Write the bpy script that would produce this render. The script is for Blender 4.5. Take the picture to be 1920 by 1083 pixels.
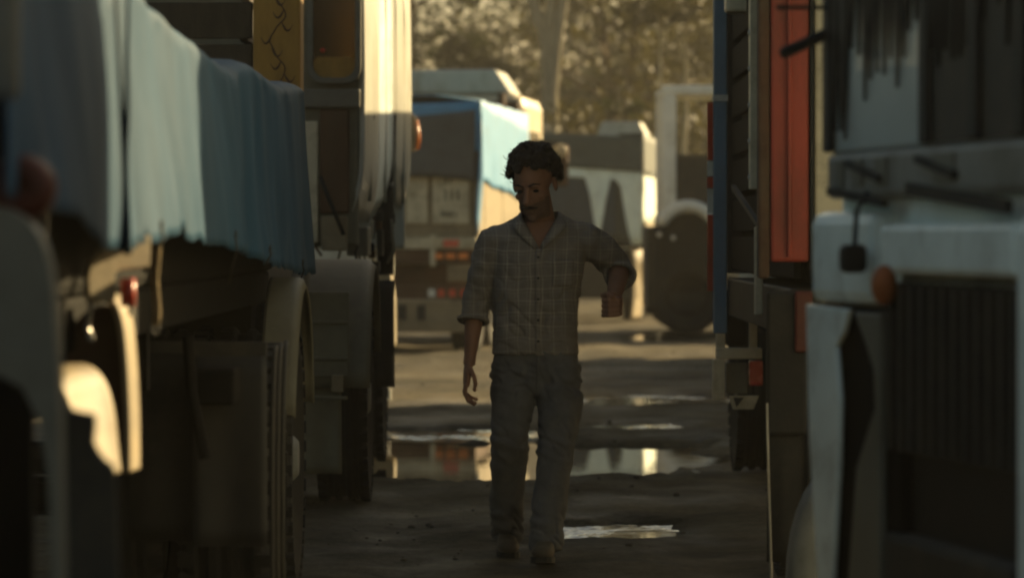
import bpy, bmesh, math, random
import numpy as np
from mathutils import Vector, Matrix, Euler, noise
from mathutils.bvhtree import BVHTree
from math import radians as R, sin, cos, pi

random.seed(7)
np.random.seed(7)
sc = bpy.context.scene
for o in list(bpy.data.objects):
    bpy.data.objects.remove(o)
col = sc.collection

# ------------------------------------------------------------------ camera, sky, sun, exposure
CAMZ = 1.27
F = 7200.0                       # focal length in photograph pixels (135 mm on 36 mm, 1920 wide)
cam_data = bpy.data.cameras.new('camera')
cam = bpy.data.objects.new('camera', cam_data)
col.objects.link(cam)
cam.location = (0, 0, CAMZ)
cam.rotation_euler = (pi / 2, 0, 0)
cam_data.lens = 135
cam_data.sensor_width = 36
cam_data.shift_y = -96.5 / 1920
cam_data.clip_start = 0.1
cam_data.clip_end = 3000
cam_data.dof.use_dof = True
cam_data.dof.focus_distance = 15.3
cam_data.dof.aperture_fstop = 3.7
sc.camera = cam

SUN_EL = R(20)
SUN_AZ = R(45)                   # from +Y towards +X
sun_dir = Vector((sin(SUN_AZ) * cos(SUN_EL), cos(SUN_AZ) * cos(SUN_EL), sin(SUN_EL)))
world = bpy.data.worlds.new('World')
sc.world = world
world.use_nodes = True
wn, wl = world.node_tree.nodes, world.node_tree.links
sky = wn.new('ShaderNodeTexSky')
sky.sky_type = 'NISHITA'
sky.sun_disc = False
sky.sun_elevation = SUN_EL
sky.sun_rotation = SUN_AZ
sky.dust_density = 3.0
sky.air_density = 1.0
tint = wn.new('ShaderNodeMix')
tint.data_type = 'RGBA'
tint.blend_type = 'MULTIPLY'
tint.inputs[0].default_value = 1.0
tint.inputs[7].default_value = (1.0, 0.93, 0.74, 1)
wl.new(sky.outputs[0], tint.inputs[6])
wl.new(tint.outputs[2], wn['Background'].inputs[0])
wn['Background'].inputs[1].default_value = 0.05

sun_data = bpy.data.lights.new('sun', 'SUN')
sun_data.energy = 5.0
sun_data.angle = R(0.5)
sun_data.color = (1.0, 0.76, 0.40)
sun = bpy.data.objects.new('sun', sun_data)
col.objects.link(sun)
sun.rotation_euler = sun_dir.to_track_quat('Z', 'Y').to_euler()

sc.view_settings.view_transform = 'Standard'
sc.view_settings.look = 'None'
sc.view_settings.exposure = 1.2
sc.view_settings.gamma = 1.0
sc.cycles.filter_width = 2.4
sc.cycles.max_bounces = 6
sc.cycles.caustics_reflective = False
sc.cycles.caustics_refractive = False
sc.cycles.use_denoising = True


# ------------------------------------------------------------------ helpers
def WX(px, d):
    return (px - 960) * d / F


def WZ(py, d):
    return CAMZ - (py - 445) * d / F


class MB:
    """collects shapes for one mesh"""
    def __init__(self):
        self.v = []
        self.f = []

    def add(self, vs, fs):
        n = len(self.v)
        self.v += [tuple(p) for p in vs]
        self.f += [tuple(i + n for i in f) for f in fs]
        return self

    def box(self, x0, x1, y0, y1, z0, z1):
        vs = [(x0, y0, z0), (x1, y0, z0), (x1, y1, z0), (x0, y1, z0), (x0, y0, z1), (x1, y0, z1), (x1, y1, z1), (x0, y1, z1)]
        return self.add(vs, [(0, 3, 2, 1), (4, 5, 6, 7), (0, 1, 5, 4), (1, 2, 6, 5), (2, 3, 7, 6), (3, 0, 4, 7)])

    def beam(self, a, b, w, h=None):
        a, b = Vector(a), Vector(b)
        h = h or w
        d = (b - a).normalized()
        up = Vector((0, 0, 1)) if abs(d.z) < .95 else Vector((0, 1, 0))
        u = d.cross(up).normalized()
        v = u.cross(d).normalized()
        vs = [p + u * sx * w / 2 + v * sy * h / 2 for p in (a, b) for sx, sy in ((-1, -1), (1, -1), (1, 1), (-1, 1))]
        return self.add(vs, [(0, 1, 2, 3), (7, 6, 5, 4), (0, 4, 5, 1), (1, 5, 6, 2), (2, 6, 7, 3), (3, 7, 4, 0)])

    def prism(self, poly, axis, a0, a1):
        """poly in the plane across the axis ('y': (x,z), 'x': (y,z), 'z': (x,y))"""
        def P(p, a):
            return {'y': (p[0], a, p[1]), 'x': (a, p[0], p[1]), 'z': (p[0], p[1], a)}[axis]
        n = len(poly)
        vs = [P(p, a0) for p in poly] + [P(p, a1) for p in poly]
        fs = [tuple(range(n)), tuple(range(2 * n - 1, n - 1, -1))]
        fs += [(i, i + n, (i + 1) % n + n, (i + 1) % n) for i in range(n)]
        return self.add(vs, fs)

    def tube(self, pts, rad, seg=8, cap=True):
        pts = [Vector(p) for p in pts]
        n = len(pts)
        if not hasattr(rad, '__len__'):
            rad = [rad] * n
        vs, prev = [], None
        for i, p in enumerate(pts):
            d = (pts[min(i + 1, n - 1)] - pts[max(i - 1, 0)])
            d = d.normalized() if d.length > 1e-9 else Vector((0, 0, 1))
            if prev is None:
                up = Vector((0, 0, 1)) if abs(d.z) < .9 else Vector((0, 1, 0))
                u = d.cross(up).normalized()
            else:
                u = (prev - d * prev.dot(d)).normalized()
            prev = u
            w = d.cross(u)
            for k in range(seg):
                a = 2 * pi * k / seg
                vs.append(p + (u * cos(a) + w * sin(a)) * rad[i])
        fs = [(i * seg + k, i * seg + (k + 1) % seg, (i + 1) * seg + (k + 1) % seg, (i + 1) * seg + k) for i in range(n - 1) for k in range(seg)]
        if cap:
            fs += [tuple(range(seg - 1, -1, -1)), tuple(range((n - 1) * seg, n * seg))]
        return self.add(vs, fs)

    def lathe(self, prof, axis='x', c=(0, 0, 0), seg=32):
        """prof: (r, along) closed ring profile revolved"""
        vs = []
        n = len(prof)
        for k in range(seg):
            a = 2 * pi * k / seg
            for r, t in prof:
                q = {'x': (t, r * cos(a), r * sin(a)), 'y': (r * cos(a), t, r * sin(a)), 'z': (r * cos(a), r * sin(a), t)}[axis]
                vs.append((q[0] + c[0], q[1] + c[1], q[2] + c[2]))
        fs = [(k * n + i, k * n + (i + 1) % n, ((k + 1) % seg) * n + (i + 1) % n, ((k + 1) % seg) * n + i) for k in range(seg) for i in range(n)]
        return self.add(vs, fs)

    def loft(self, secs, seg=20, power=2.0):
        """secs: (centre, u, v) u and v half-axis vectors"""
        vs = []
        for c, u, v in secs:
            c, u, v = Vector(c), Vector(u), Vector(v)
            for k in range(seg):
                a = 2 * pi * k / seg
                ca, sa = cos(a), sin(a)
                e = 2.0 / power
                vs.append(c + u * (abs(ca) ** e * (1 if ca >= 0 else -1)) + v * (abs(sa) ** e * (1 if sa >= 0 else -1)))
        n = len(secs)
        fs = [(i * seg + k, i * seg + (k + 1) % seg, (i + 1) * seg + (k + 1) % seg, (i + 1) * seg + k) for i in range(n - 1) for k in range(seg)]
        fs += [tuple(range(seg - 1, -1, -1)), tuple(range((n - 1) * seg, n * seg))]
        return self.add(vs, fs)

    def ell(self, c, r, m=None, seg=16, rings=10):
        vs = []
        m = m or Matrix.Identity(3)
        c = Vector(c)
        for i in range(1, rings):
            t = pi * i / rings
            for k in range(seg):
                a = 2 * pi * k / seg
                vs.append(c + m @ Vector((r[0] * sin(t) * cos(a), r[1] * sin(t) * sin(a), r[2] * cos(t))))
        top, bot = len(vs), len(vs) + 1
        vs += [c + m @ Vector((0, 0, r[2])), c + m @ Vector((0, 0, -r[2]))]
        fs = [(i * seg + k, (i + 1) * seg + k, (i + 1) * seg + (k + 1) % seg, i * seg + (k + 1) % seg) for i in range(rings - 2) for k in range(seg)]
        fs += [(top, k, (k + 1) % seg) for k in range(seg)]
        b = (rings - 2) * seg
        fs += [(bot, b + (k + 1) % seg, b + k) for k in range(seg)]
        return self.add(vs, fs)

    def grid(self, fn, nu, nv):
        vs = [fn(i / nu, j / nv) for i in range(nu + 1) for j in range(nv + 1)]
        fs = [(i * (nv + 1) + j, (i + 1) * (nv + 1) + j, (i + 1) * (nv + 1) + j + 1, i * (nv + 1) + j + 1) for i in range(nu) for j in range(nv)]
        return self.add(vs, fs)

    def mesh(self, name):
        me = bpy.data.meshes.new(name)
        me.from_pydata(self.v, [], self.f)
        me.validate()
        bm = bmesh.new()
        bm.from_mesh(me)
        bmesh.ops.recalc_face_normals(bm, faces=bm.faces)
        bm.to_mesh(me)
        bm.free()
        return me

    def build(self, name, mat, parent=None, smooth=False, bevel=0, thick=0, world=True):
        """world=True: shapes given in world axes; they are moved into the parent's frame"""
        me = self.mesh(name)
        o = bpy.data.objects.new(name, me)
        col.objects.link(o)
        me.materials.append(mat)
        if parent is not None:
            o.parent = parent
            if world:
                me.transform(abs_matrix(parent).inverted())
        if smooth:
            for p in me.polygons:
                p.use_smooth = True
        if thick:
            m = o.modifiers.new('thickness', 'SOLIDIFY')
            m.thickness = thick
            m.offset = 0
        if bevel:
            m = o.modifiers.new('bevel', 'BEVEL')
            m.width = bevel
            m.segments = 2
            m.limit_method = 'ANGLE'
            m.angle_limit = R(40)
        return o


def abs_matrix(o):
    m = o.matrix_basis.copy() if o.matrix_basis else Matrix.Identity(4)
    m = Matrix.LocRotScale(o.location, o.rotation_euler, o.scale)
    while o.parent is not None:
        o = o.parent
        m = Matrix.LocRotScale(o.location, o.rotation_euler, o.scale) @ m
    return m


def thing(name, label, cat, loc=(0, 0, 0), rz=0.0, group=None):
    o = bpy.data.objects.new(name, None)
    col.objects.link(o)
    o.empty_display_size = .2
    o.location = loc
    o.rotation_euler = (0, 0, rz)
    return tag(o, label, cat, group)


def tag(o, label, cat, group=None):
    o['label'] = label
    o['category'] = cat
    if group:
        o['group'] = group
    return o


def lerp_pts(pts, t):
    if t <= pts[0][0]:
        return pts[0][1]
    for (a, va), (b, vb) in zip(pts, pts[1:]):
        if t <= b:
            k = (t - a) / (b - a)
            k = k * k * (3 - 2 * k)
            return va + (vb - va) * k
    return pts[-1][1]


def nz(x, y=0.0, z=0.0):
    return noise.noise(Vector((x, y, z)))


# ------------------------------------------------------------------ materials
def pm(name, c, rough=.6, var=.25, scale=5.0, bump=.15, bscale=60.0, metal=0.0, dirt=0.0, dcol=(.09, .075, .05), dscale=3.0, spec=.25, emit=None, coat=0.0, streak=1.0):
    m = bpy.data.materials.new(name)
    m.use_nodes = True
    nt = m.node_tree
    N, L = nt.nodes, nt.links
    b = N['Principled BSDF']
    tc = N.new('ShaderNodeTexCoord')
    mp = N.new('ShaderNodeMapping')
    mp.inputs['Scale'].default_value = (1, 1, streak)
    L.new(tc.outputs['Object'], mp.inputs[0])
    n1 = N.new('ShaderNodeTexNoise')
    n1.inputs['Scale'].default_value = scale
    n1.inputs['Detail'].default_value = 6
    n1.inputs['Roughness'].default_value = .65
    L.new(mp.outputs[0], n1.inputs['Vector'])
    mr = N.new('ShaderNodeMapRange')
    mr.inputs[1].default_value = .3
    mr.inputs[2].default_value = .7
    mr.inputs[3].default_value = 1 - var
    mr.inputs[4].default_value = 1 + var
    L.new(n1.outputs[0], mr.inputs[0])
    mx = N.new('ShaderNodeMix')
    mx.data_type = 'RGBA'
    mx.blend_type = 'MULTIPLY'
    mx.inputs[0].default_value = 1
    mx.inputs[6].default_value = (*c, 1)
    L.new(mr.outputs[0], mx.inputs[7])
    out = mx.outputs[2]
    if dirt > 0:
        n2 = N.new('ShaderNodeTexNoise')
        n2.inputs['Scale'].default_value = dscale
        n2.inputs['Detail'].default_value = 8
        n2.inputs['Roughness'].default_value = .72
        L.new(mp.outputs[0], n2.inputs['Vector'])
        m2 = N.new('ShaderNodeMapRange')
        m2.inputs[1].default_value = .62 - .3 * dirt
        m2.inputs[2].default_value = .78 - .15 * dirt
        m2.inputs[4].default_value = min(1.0, .5 + .4 * dirt)
        L.new(n2.outputs[0], m2.inputs[0])
        d = N.new('ShaderNodeMix')
        d.data_type = 'RGBA'
        d.inputs[7].default_value = (*dcol, 1)
        L.new(m2.outputs[0], d.inputs[0])
        L.new(out, d.inputs[6])
        out = d.outputs[2]
    L.new(out, b.inputs['Base Color'])
    r2 = N.new('ShaderNodeMapRange')
    r2.inputs[3].default_value = max(.02, rough - .12)
    r2.inputs[4].default_value = min(1, rough + .15)
    L.new(n1.outputs[0], r2.inputs[0])
    L.new(r2.outputs[0], b.inputs['Roughness'])
    b.inputs['Metallic'].default_value = metal
    b.inputs['Specular IOR Level'].default_value = spec
    b.inputs['Coat Weight'].default_value = coat
    if emit:
        b.inputs['Emission Color'].default_value = (*emit[0], 1)
        b.inputs['Emission Strength'].default_value = emit[1]
    if bump:
        n3 = N.new('ShaderNodeTexNoise')
        n3.inputs['Scale'].default_value = bscale
        n3.inputs['Detail'].default_value = 4
        L.new(tc.outputs['Object'], n3.inputs['Vector'])
        bp = N.new('ShaderNodeBump')
        bp.inputs['Strength'].default_value = bump
        bp.inputs['Distance'].default_value = .01
        L.new(n3.outputs[0], bp.inputs['Height'])
        L.new(bp.outputs[0], b.inputs['Normal'])
    return m


M = {}
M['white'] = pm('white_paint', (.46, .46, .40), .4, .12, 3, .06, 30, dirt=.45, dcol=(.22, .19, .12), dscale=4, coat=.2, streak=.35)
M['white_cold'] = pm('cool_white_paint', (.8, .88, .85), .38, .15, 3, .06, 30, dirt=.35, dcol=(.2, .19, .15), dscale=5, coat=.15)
M['cream'] = pm('cream_paint', (.58, .5, .34), .45, .18, 4, .1, 40, dirt=.5, dcol=(.2, .15, .08), dscale=5)
M['fender'] = pm('fender_paint', (.27, .22, .135), .6, .3, 6, .1, 40, dirt=.4, dcol=(.3, .22, .11), dscale=6)
M['greyfender'] = pm('grey_fender_paint', (.15, .143, .115), .5, .2, 4, .1, 30, dirt=.5, dcol=(.1, .09, .06))
M['red'] = pm('red_paint', (.36, .06, .036), .5, .25, 3, .08, 30, dirt=.55, dcol=(.12, .04, .025), dscale=4, streak=.4)
M['blue'] = pm('blue_paint', (.12, .2, .27), .5, .2, 6, .1, 40, dirt=.35)
M['yellow'] = pm('ochre_paint', (.34, .19, .045), .7, .3, 5, .15, 50, dirt=.6, dcol=(.12, .08, .03), streak=.3)
M['black'] = pm('black_steel', (.012, .012, .011), .6, .3, 6, .15, 50, dirt=.35, dcol=(.04, .034, .024))
M['near_black'] = pm('near_black_steel', (.009, .009, .008), .8, .3, 6, .15, 50, spec=.05)  # plain near-black for undersides, boards and recesses
M['navy'] = pm('navy_tarpaulin', (.035, .055, .075), .6, .2, 4, .2, 20, dirt=.2)
M['darksteel'] = pm('dusty_dark_steel', (.035, .033, .028), .65, .3, 5, .2, 50, dirt=.45, dcol=(.09, .075, .05))
M['rust'] = pm('rusty_brown_steel', (.09, .045, .025), .75, .35, 5, .2, 50, dirt=.5, dcol=(.12, .09, .055))
M['tan'] = pm('tan_painted_steel', (.26, .2, .12), .65, .25, 4, .2, 40, dirt=.5, dcol=(.12, .085, .05))
M['rubber'] = pm('dusty_tyre_rubber', (.018, .018, .017), .85, .3, 7, .25, 60, dirt=.4, dcol=(.055, .048, .035))
M['flap'] = pm('mudflap_rubber', (.035, .035, .034), .55, .25, 4, .1, 20, dirt=.5, dcol=(.06, .053, .04), streak=.4)
M['olive'] = pm('dusty_olive_plastic', (.16, .145, .1), .6, .25, 4, .12, 30, dirt=.5, dcol=(.16, .135, .085))
M['steel'] = pm('bare_steel', (.35, .34, .31), .35, .2, 8, .1, 60, metal=.8, dirt=.35)
M['rim'] = pm('painted_rim', (.22, .22, .2), .5, .2, 8, .1, 60, dirt=.5)
M['wood'] = pm('dark_stained_wood', (.05, .04, .028), .75, .35, 12, .3, 60, dirt=.3, streak=.2)
M['brownpanel'] = pm('brown_varnished_panel', (.1, .055, .03), .5, .3, 8, .15, 40, dirt=.3, streak=.25)
M['glass'] = pm('dark_window_glass', (.008, .009, .009), .06, .1, 3, 0, spec=.6)
M['screen'] = pm('windscreen_glass', (.4, .44, .43), .35, .2, 2, .02, 4, spec=.8, coat=.3)
M['redlamp'] = pm('red_lamp_lens', (.55, .05, .02), .25, .15, 30, .1, 120, spec=.6)
M['orangelamp'] = pm('orange_lamp_lens', (.75, .2, .03), .25, .15, 30, .1, 120, spec=.6)
M['amber'] = pm('dusty_amber_lens', (.34, .1, .03), .5, .25, 30, .1, 120)
M['browncap'] = pm('red_brown_lens', (.09, .022, .014), .5, .2, 30, .1, 100)
M['whitelamp'] = pm('clear_lamp_lens', (.7, .68, .6), .15, .1, 30, .1, 120)
M['purewhite'] = pm('bright_white_paint', (.8, .8, .73), .45, .1, 5, .06, 40, dirt=.3, dcol=(.4, .37, .28))
M['redpaint'] = pm('red_stripe_paint', (.42, .05, .02), .5, .2, 20, .05, 60, dirt=.3)
M['whitepaint'] = pm('white_stripe_paint', (.5, .5, .44), .5, .2, 20, .05, 60, dirt=.4)
M['rope'] = pm('frayed_rope', (.35, .27, .15), .9, .3, 40, .5, 200)
M['ink'] = pm('faded_black_lettering', (.03, .028, .022), .7, .3, 20, 0)
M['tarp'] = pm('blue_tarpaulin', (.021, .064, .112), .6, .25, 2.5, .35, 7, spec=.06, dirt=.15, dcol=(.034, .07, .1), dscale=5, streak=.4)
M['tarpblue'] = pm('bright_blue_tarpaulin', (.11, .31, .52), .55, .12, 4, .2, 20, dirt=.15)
M['tarpgrey'] = pm('charcoal_tarpaulin', (.1, .1, .095), .6, .2, 4, .2, 20, dirt=.2)
M['tarppale'] = pm('pale_tarpaulin', (.72, .82, .76), .55, .12, 4, .2, 20, dirt=.25, dcol=(.3, .3, .24))
M['tarpgreen'] = pm('dark_green_grey_tarpaulin', (.075, .09, .085), .65, .2, 4, .2, 20, dirt=.25)
M['bark'] = pm('pale_bark', (.3, .265, .185), .85, .25, 9, .4, 30, streak=.3)
M['barkdark'] = pm('brown_bark', (.12, .09, .055), .9, .3, 9, .4, 30, streak=.3)
M['stone'] = pm('grey_brown_stone', (.075, .066, .05), .85, .4, 30, .3, 80)
M['skin'] = pm('brown_skin', (.215, .105, .065), .62, .15, 12, .12, 160)
M['stubble'] = pm('stubbled_skin', (.12, .068, .048), .7, .2, 40, .2, 200)
M['hair'] = pm('black_curly_hair', (.014, .01, .008), .6, .3, 40, .8, 160)
M['eye'] = pm('dark_eye', (.02, .015, .012), .2, .1, 10, 0)
M['trouser'] = pm('dark_grey_cotton', (.083, .083, .086), .85, .3, 7, .3, 180, dirt=.25, dcol=(.12, .115, .1), dscale=6)
M['shoe'] = pm('dusty_brown_leather', (.07, .056, .04), .7, .25, 14, .25, 80, dirt=.4, dcol=(.11, .095, .07))
M['sole'] = pm('worn_black_sole', (.02, .02, .018), .8, .2, 14, .2, 80)


def shirt_mat():
    m = pm('plaid_shirt_cotton', (.165, .143, .122), .85, .24, 9, .3, 220)
    nt = m.node_tree
    N, L = nt.nodes, nt.links
    b = N['Principled BSDF']
    base = b.inputs['Base Color'].links[0].from_socket
    tc = [n for n in N if n.type == 'TEX_COORD'][0]
    # threads wobble with the folds
    wob = N.new('ShaderNodeTexNoise')
    wob.inputs['Scale'].default_value = 5.5
    wob.inputs['Detail'].default_value = 2
    L.new(tc.outputs['Object'], wob.inputs['Vector'])
    ws = N.new('ShaderNodeVectorMath')
    ws.operation = 'SCALE'
    ws.inputs['Scale'].default_value = .04
    L.new(wob.outputs[1], ws.inputs[0])
    ad = N.new('ShaderNodeVectorMath')
    L.new(tc.outputs['Object'], ad.inputs[0])
    L.new(ws.outputs[0], ad.inputs[1])
    sp = N.new('ShaderNodeSeparateXYZ')
    L.new(ad.outputs[0], sp.inputs[0])

    def stripes(sock, period, width, off):
        a = N.new('ShaderNodeMath'); a.operation = 'ADD'; a.inputs[1].default_value = off + 10 * period
        L.new(sock, a.inputs[0])
        p = N.new('ShaderNodeMath'); p.operation = 'PINGPONG'; p.inputs[1].default_value = period / 2
        L.new(a.outputs[0], p.inputs[0])
        q = N.new('ShaderNodeMapRange')
        q.interpolation_type = 'SMOOTHSTEP'
        q.inputs[1].default_value = width
        q.inputs[2].default_value = width * .35
        L.new(p.outputs[0], q.inputs[0])
        return q.outputs[0]
    s1 = stripes(sp.outputs[0], .046, .0036, .0)
    s2 = stripes(sp.outputs[2], .05, .0032, .01)
    s3 = stripes(sp.outputs[0], .046, .0022, .013)
    s4 = stripes(sp.outputs[2], .05, .0022, .024)

    def mx2(a, b_):
        q = N.new('ShaderNodeMath'); q.operation = 'ADD'; q.use_clamp = True
        L.new(a, q.inputs[0]); L.new(b_, q.inputs[1])
        return q.outputs[0]

    def sc2(a, k):
        q = N.new('ShaderNodeMath'); q.operation = 'MULTIPLY'; q.inputs[1].default_value = k
        L.new(a, q.inputs[0])
        return q.outputs[0]
    tot = mx2(mx2(sc2(s1, .6), sc2(s2, .6)), mx2(sc2(s3, .3), sc2(s4, .3)))
    # the print has faded unevenly
    fd = N.new('ShaderNodeTexNoise'); fd.inputs['Scale'].default_value = 5
    L.new(tc.outputs['Object'], fd.inputs['Vector'])
    fr = N.new('ShaderNodeMapRange'); fr.inputs[1].default_value = .35; fr.inputs[2].default_value = .65; fr.inputs[3].default_value = .15
    L.new(fd.outputs[0], fr.inputs[0])
    ml = N.new('ShaderNodeMath'); ml.operation = 'MULTIPLY'
    L.new(tot, ml.inputs[0]); L.new(fr.outputs[0], ml.inputs[1])
    mx = N.new('ShaderNodeMix'); mx.data_type = 'RGBA'
    mx.inputs[7].default_value = (.34, .305, .255, 1)
    L.new(ml.outputs[0], mx.inputs[0]); L.new(base, mx.inputs[6])
    L.new(mx.outputs[2], b.inputs['Base Color'])
    return m


M['shirt'] = shirt_mat()


def leaf_mat(name, c, t):
    m = bpy.data.materials.new(name)
    m.use_nodes = True
    N, L = m.node_tree.nodes, m.node_tree.links
    b = N['Principled BSDF']
    tc = N.new('ShaderNodeTexCoord')
    n = N.new('ShaderNodeTexNoise')
    n.inputs['Scale'].default_value = 1.3
    n.inputs['Detail'].default_value = 5
    L.new(tc.outputs['Object'], n.inputs['Vector'])
    rmp = N.new('ShaderNodeValToRGB')
    rmp.color_ramp.elements[0].position = .3
    rmp.color_ramp.elements[0].color = (c[0] * .55, c[1] * .6, c[2] * .6, 1)
    rmp.color_ramp.elements[1].position = .7
    rmp.color_ramp.elements[1].color = (c[0] * 1.35, c[1] * 1.25, c[2] * 1.1, 1)
    L.new(n.outputs[0], rmp.inputs[0])
    L.new(rmp.outputs[0], b.inputs['Base Color'])
    b.inputs['Roughness'].default_value = .6
    tr = N.new('ShaderNodeBsdfTranslucent')
    tr.inputs['Color'].default_value = (*t, 1)
    ms = N.new('ShaderNodeMixShader')
    ms.inputs[0].default_value = .4
    L.new(b.outputs[0], ms.inputs[1])
    L.new(tr.outputs[0], ms.inputs[2])
    L.new(ms.outputs[0], N['Material Output'].inputs['Surface'])
    return m


M['leaf_olive'] = leaf_mat('olive_leaves', (.02, .025, .008), (.034, .036, .008))
M['leaf_gold'] = leaf_mat('golden_leaves', (.032, .031, .010), (.062, .053, .011))
M['leaf_dark'] = leaf_mat('dark_leaves', (.022, .028, .012), (.035, .04, .012))


# ------------------------------------------------------------------ ground, puddles
PUD = [  # cx, cy, rx, ry, depth, ripple
    (.42, 16.9, .30, .6, .10, 1.0),
    (-.02, 22.5, 1.35, 2.0, .07, .05),
    (1.0, 30.4, 1.1, .95, .07, .8),
    (-.35, 25.2, .75, .6, .07, .7),
    (2.0, 49.5, .6, 2.2, .05, .5),
    (.8, 26.2, .45, .5, .05, .6),
]
WATER = -.03


def ground_h(x, y):
    h = .014 * nz(x * 1.3, y * .8) + .011 * nz(x * 4, y * 3, 3.1) + .005 * nz(x * 10, y * 8, 7.7)
    h += .016 * nz(x * 3.2 + .4 * nz(y * .6), y * .12, 11.0)          # wheel ruts along the lane
    for k, (cx, cy, rx, ry, dep, rp) in enumerate(PUD):
        dx, dy = (x - cx) / rx, (y - cy) / ry
        if abs(dx) < 2 and abs(dy) < 2:
            r = math.hypot(dx, dy) + .4 * nz(x * 2.3 + k * 9, y * 1.3) + .3 * nz(x * 7 + k, y * 4)
            t = max(0., min(1., (1.25 - r) / .5))
            h -= dep * t * t * (3 - 2 * t)
    return h


xs = [-500, -200, -80, -35, -16, -9, -6] + list(np.arange(-4.6, 4.61, .075)) + [6, 9, 16, 35, 80, 200, 500]
ys = [-60, -20, 0, 5, 8, 10] + list(np.arange(11, 44, .075)) + list(np.arange(44, 64, .2)) + [68, 74, 84, 100, 130, 200, 400, 1200]
gv, nx_, ny_ = [], len(xs), len(ys)
for y in ys:
    for x in xs:
        far = abs(x) > 4.6 or y < 11 or y > 64
        gv.append((x, y, 0.0 if far else ground_h(x, y)))
gf = [(j * nx_ + i, j * nx_ + i + 1, (j + 1) * nx_ + i + 1, (j + 1) * nx_ + i) for j in range(ny_ - 1) for i in range(nx_ - 1)]
gme = bpy.data.meshes.new('ground')
gme.from_pydata(gv, [], gf)
for p in gme.polygons:
    p.use_smooth = True
ground = bpy.data.objects.new('ground', gme)
col.objects.link(ground)
ground['kind'] = 'structure'
ground['label'] = 'rutted muddy yard ground with wet and dry earth'


def ground_mat():
    m = bpy.data.materials.new('muddy_earth')
    m.use_nodes = True
    N, L = m.node_tree.nodes, m.node_tree.links
    b = N['Principled BSDF']
    tc = N.new('ShaderNodeTexCoord')

    def nn(scale, det, rgh=.6, mapscale=None):
        n = N.new('ShaderNodeTexNoise')
        n.inputs['Scale'].default_value = scale
        n.inputs['Detail'].default_value = det
        n.inputs['Roughness'].default_value = rgh
        if mapscale:
            mp = N.new('ShaderNodeMapping')
            mp.inputs['Scale'].default_value = mapscale
            L.new(tc.outputs['Object'], mp.inputs[0])
            L.new(mp.outputs[0], n.inputs['Vector'])
        else:
            L.new(tc.outputs['Object'], n.inputs['Vector'])
        return n
    big = nn(.35, 5)
    mid = nn(2.2, 8, .7)
    fine = nn(26, 6, .7)
    r1 = N.new('ShaderNodeValToRGB')
    e = r1.color_ramp.elements
    e[0].position, e[0].color = .36, (.022, .02, .014, 1)
    e[1].position, e[1].color = .66, (.09, .08, .057, 1)
    L.new(mid.outputs[0], r1.inputs[0])
    # dry dusty stretches
    r2 = N.new('ShaderNodeMapRange')
    r2.inputs[1].default_value, r2.inputs[2].default_value = .42, .62
    L.new(big.outputs[0], r2.inputs[0])
    mx = N.new('ShaderNodeMix')
    mx.data_type = 'RGBA'
    mx.inputs[7].default_value = (.2, .165, .105, 1)
    sm = N.new('ShaderNodeMath')
    sm.operation = 'MULTIPLY'
    sm.inputs[1].default_value = .55
    L.new(r2.outputs[0], sm.inputs[0])
    L.new(sm.outputs[0], mx.inputs[0])
    L.new(r1.outputs[0], mx.inputs[6])
    r3 = N.new('ShaderNodeMapRange')
    r3.inputs[1].default_value, r3.inputs[2].default_value = .3, .7
    r3.inputs[3].default_value, r3.inputs[4].default_value = .65, 1.35
    L.new(fine.outputs[0], r3.inputs[0])
    m3 = N.new('ShaderNodeMix')
    m3.data_type = 'RGBA'
    m3.blend_type = 'MULTIPLY'
    m3.inputs[0].default_value = 1
    L.new(mx.outputs[2], m3.inputs[6])
    L.new(r3.outputs[0], m3.inputs[7])
    L.new(m3.outputs[2], b.inputs['Base Color'])
    wet = nn(1.1, 6, .65, (1, .6, 1))
    rw = N.new('ShaderNodeMapRange')
    rw.inputs[1].default_value, rw.inputs[2].default_value = .36, .6
    rw.inputs[3].default_value, rw.inputs[4].default_value = .5, .95
    L.new(wet.outputs[0], rw.inputs[0])
    L.new(rw.outputs[0], b.inputs['Roughness'])
    b.inputs['Specular IOR Level'].default_value = .12
    bp = N.new('ShaderNodeBump')
    bp.inputs['Strength'].default_value = .9
    bp.inputs['Distance'].default_value = .05
    bm_ = nn(18, 8, .7)
    L.new(bm_.outputs[0], bp.inputs['Height'])
    L.new(bp.outputs[0], b.inputs['Normal'])
    return m


gme.materials.append(ground_mat())


def water_mat(name, ripple, dist=.02, nsc=9):
    m = bpy.data.materials.new(name)
    m.use_nodes = True
    N, L = m.node_tree.nodes, m.node_tree.links
    b = N['Principled BSDF']
    b.inputs['Base Color'].default_value = (.022, .019, .014, 1)
    b.inputs['Roughness'].default_value = .02
    b.inputs['IOR'].default_value = 1.33
    tc = N.new('ShaderNodeTexCoord')
    n = N.new('ShaderNodeTexNoise')
    n.inputs['Scale'].default_value = nsc
    n.inputs['Detail'].default_value = 4
    L.new(tc.outputs['Object'], n.inputs['Vector'])
    n2 = N.new('ShaderNodeTexNoise')
    n2.inputs['Scale'].default_value = 2.2
    L.new(tc.outputs['Object'], n2.inputs['Vector'])
    mr = N.new('ShaderNodeMapRange')
    mr.inputs[1].default_value, mr.inputs[2].default_value = .4, .6
    mr.inputs[3].default_value, mr.inputs[4].default_value = .25 * ripple, ripple
    L.new(n2.outputs[0], mr.inputs[0])
    bp = N.new('ShaderNodeBump')
    bp.inputs['Distance'].default_value = dist
    L.new(mr.outputs[0], bp.inputs['Strength'])
    L.new(n.outputs[0], bp.inputs['Height'])
    L.new(bp.outputs[0], b.inputs['Normal'])
    return m


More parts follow.
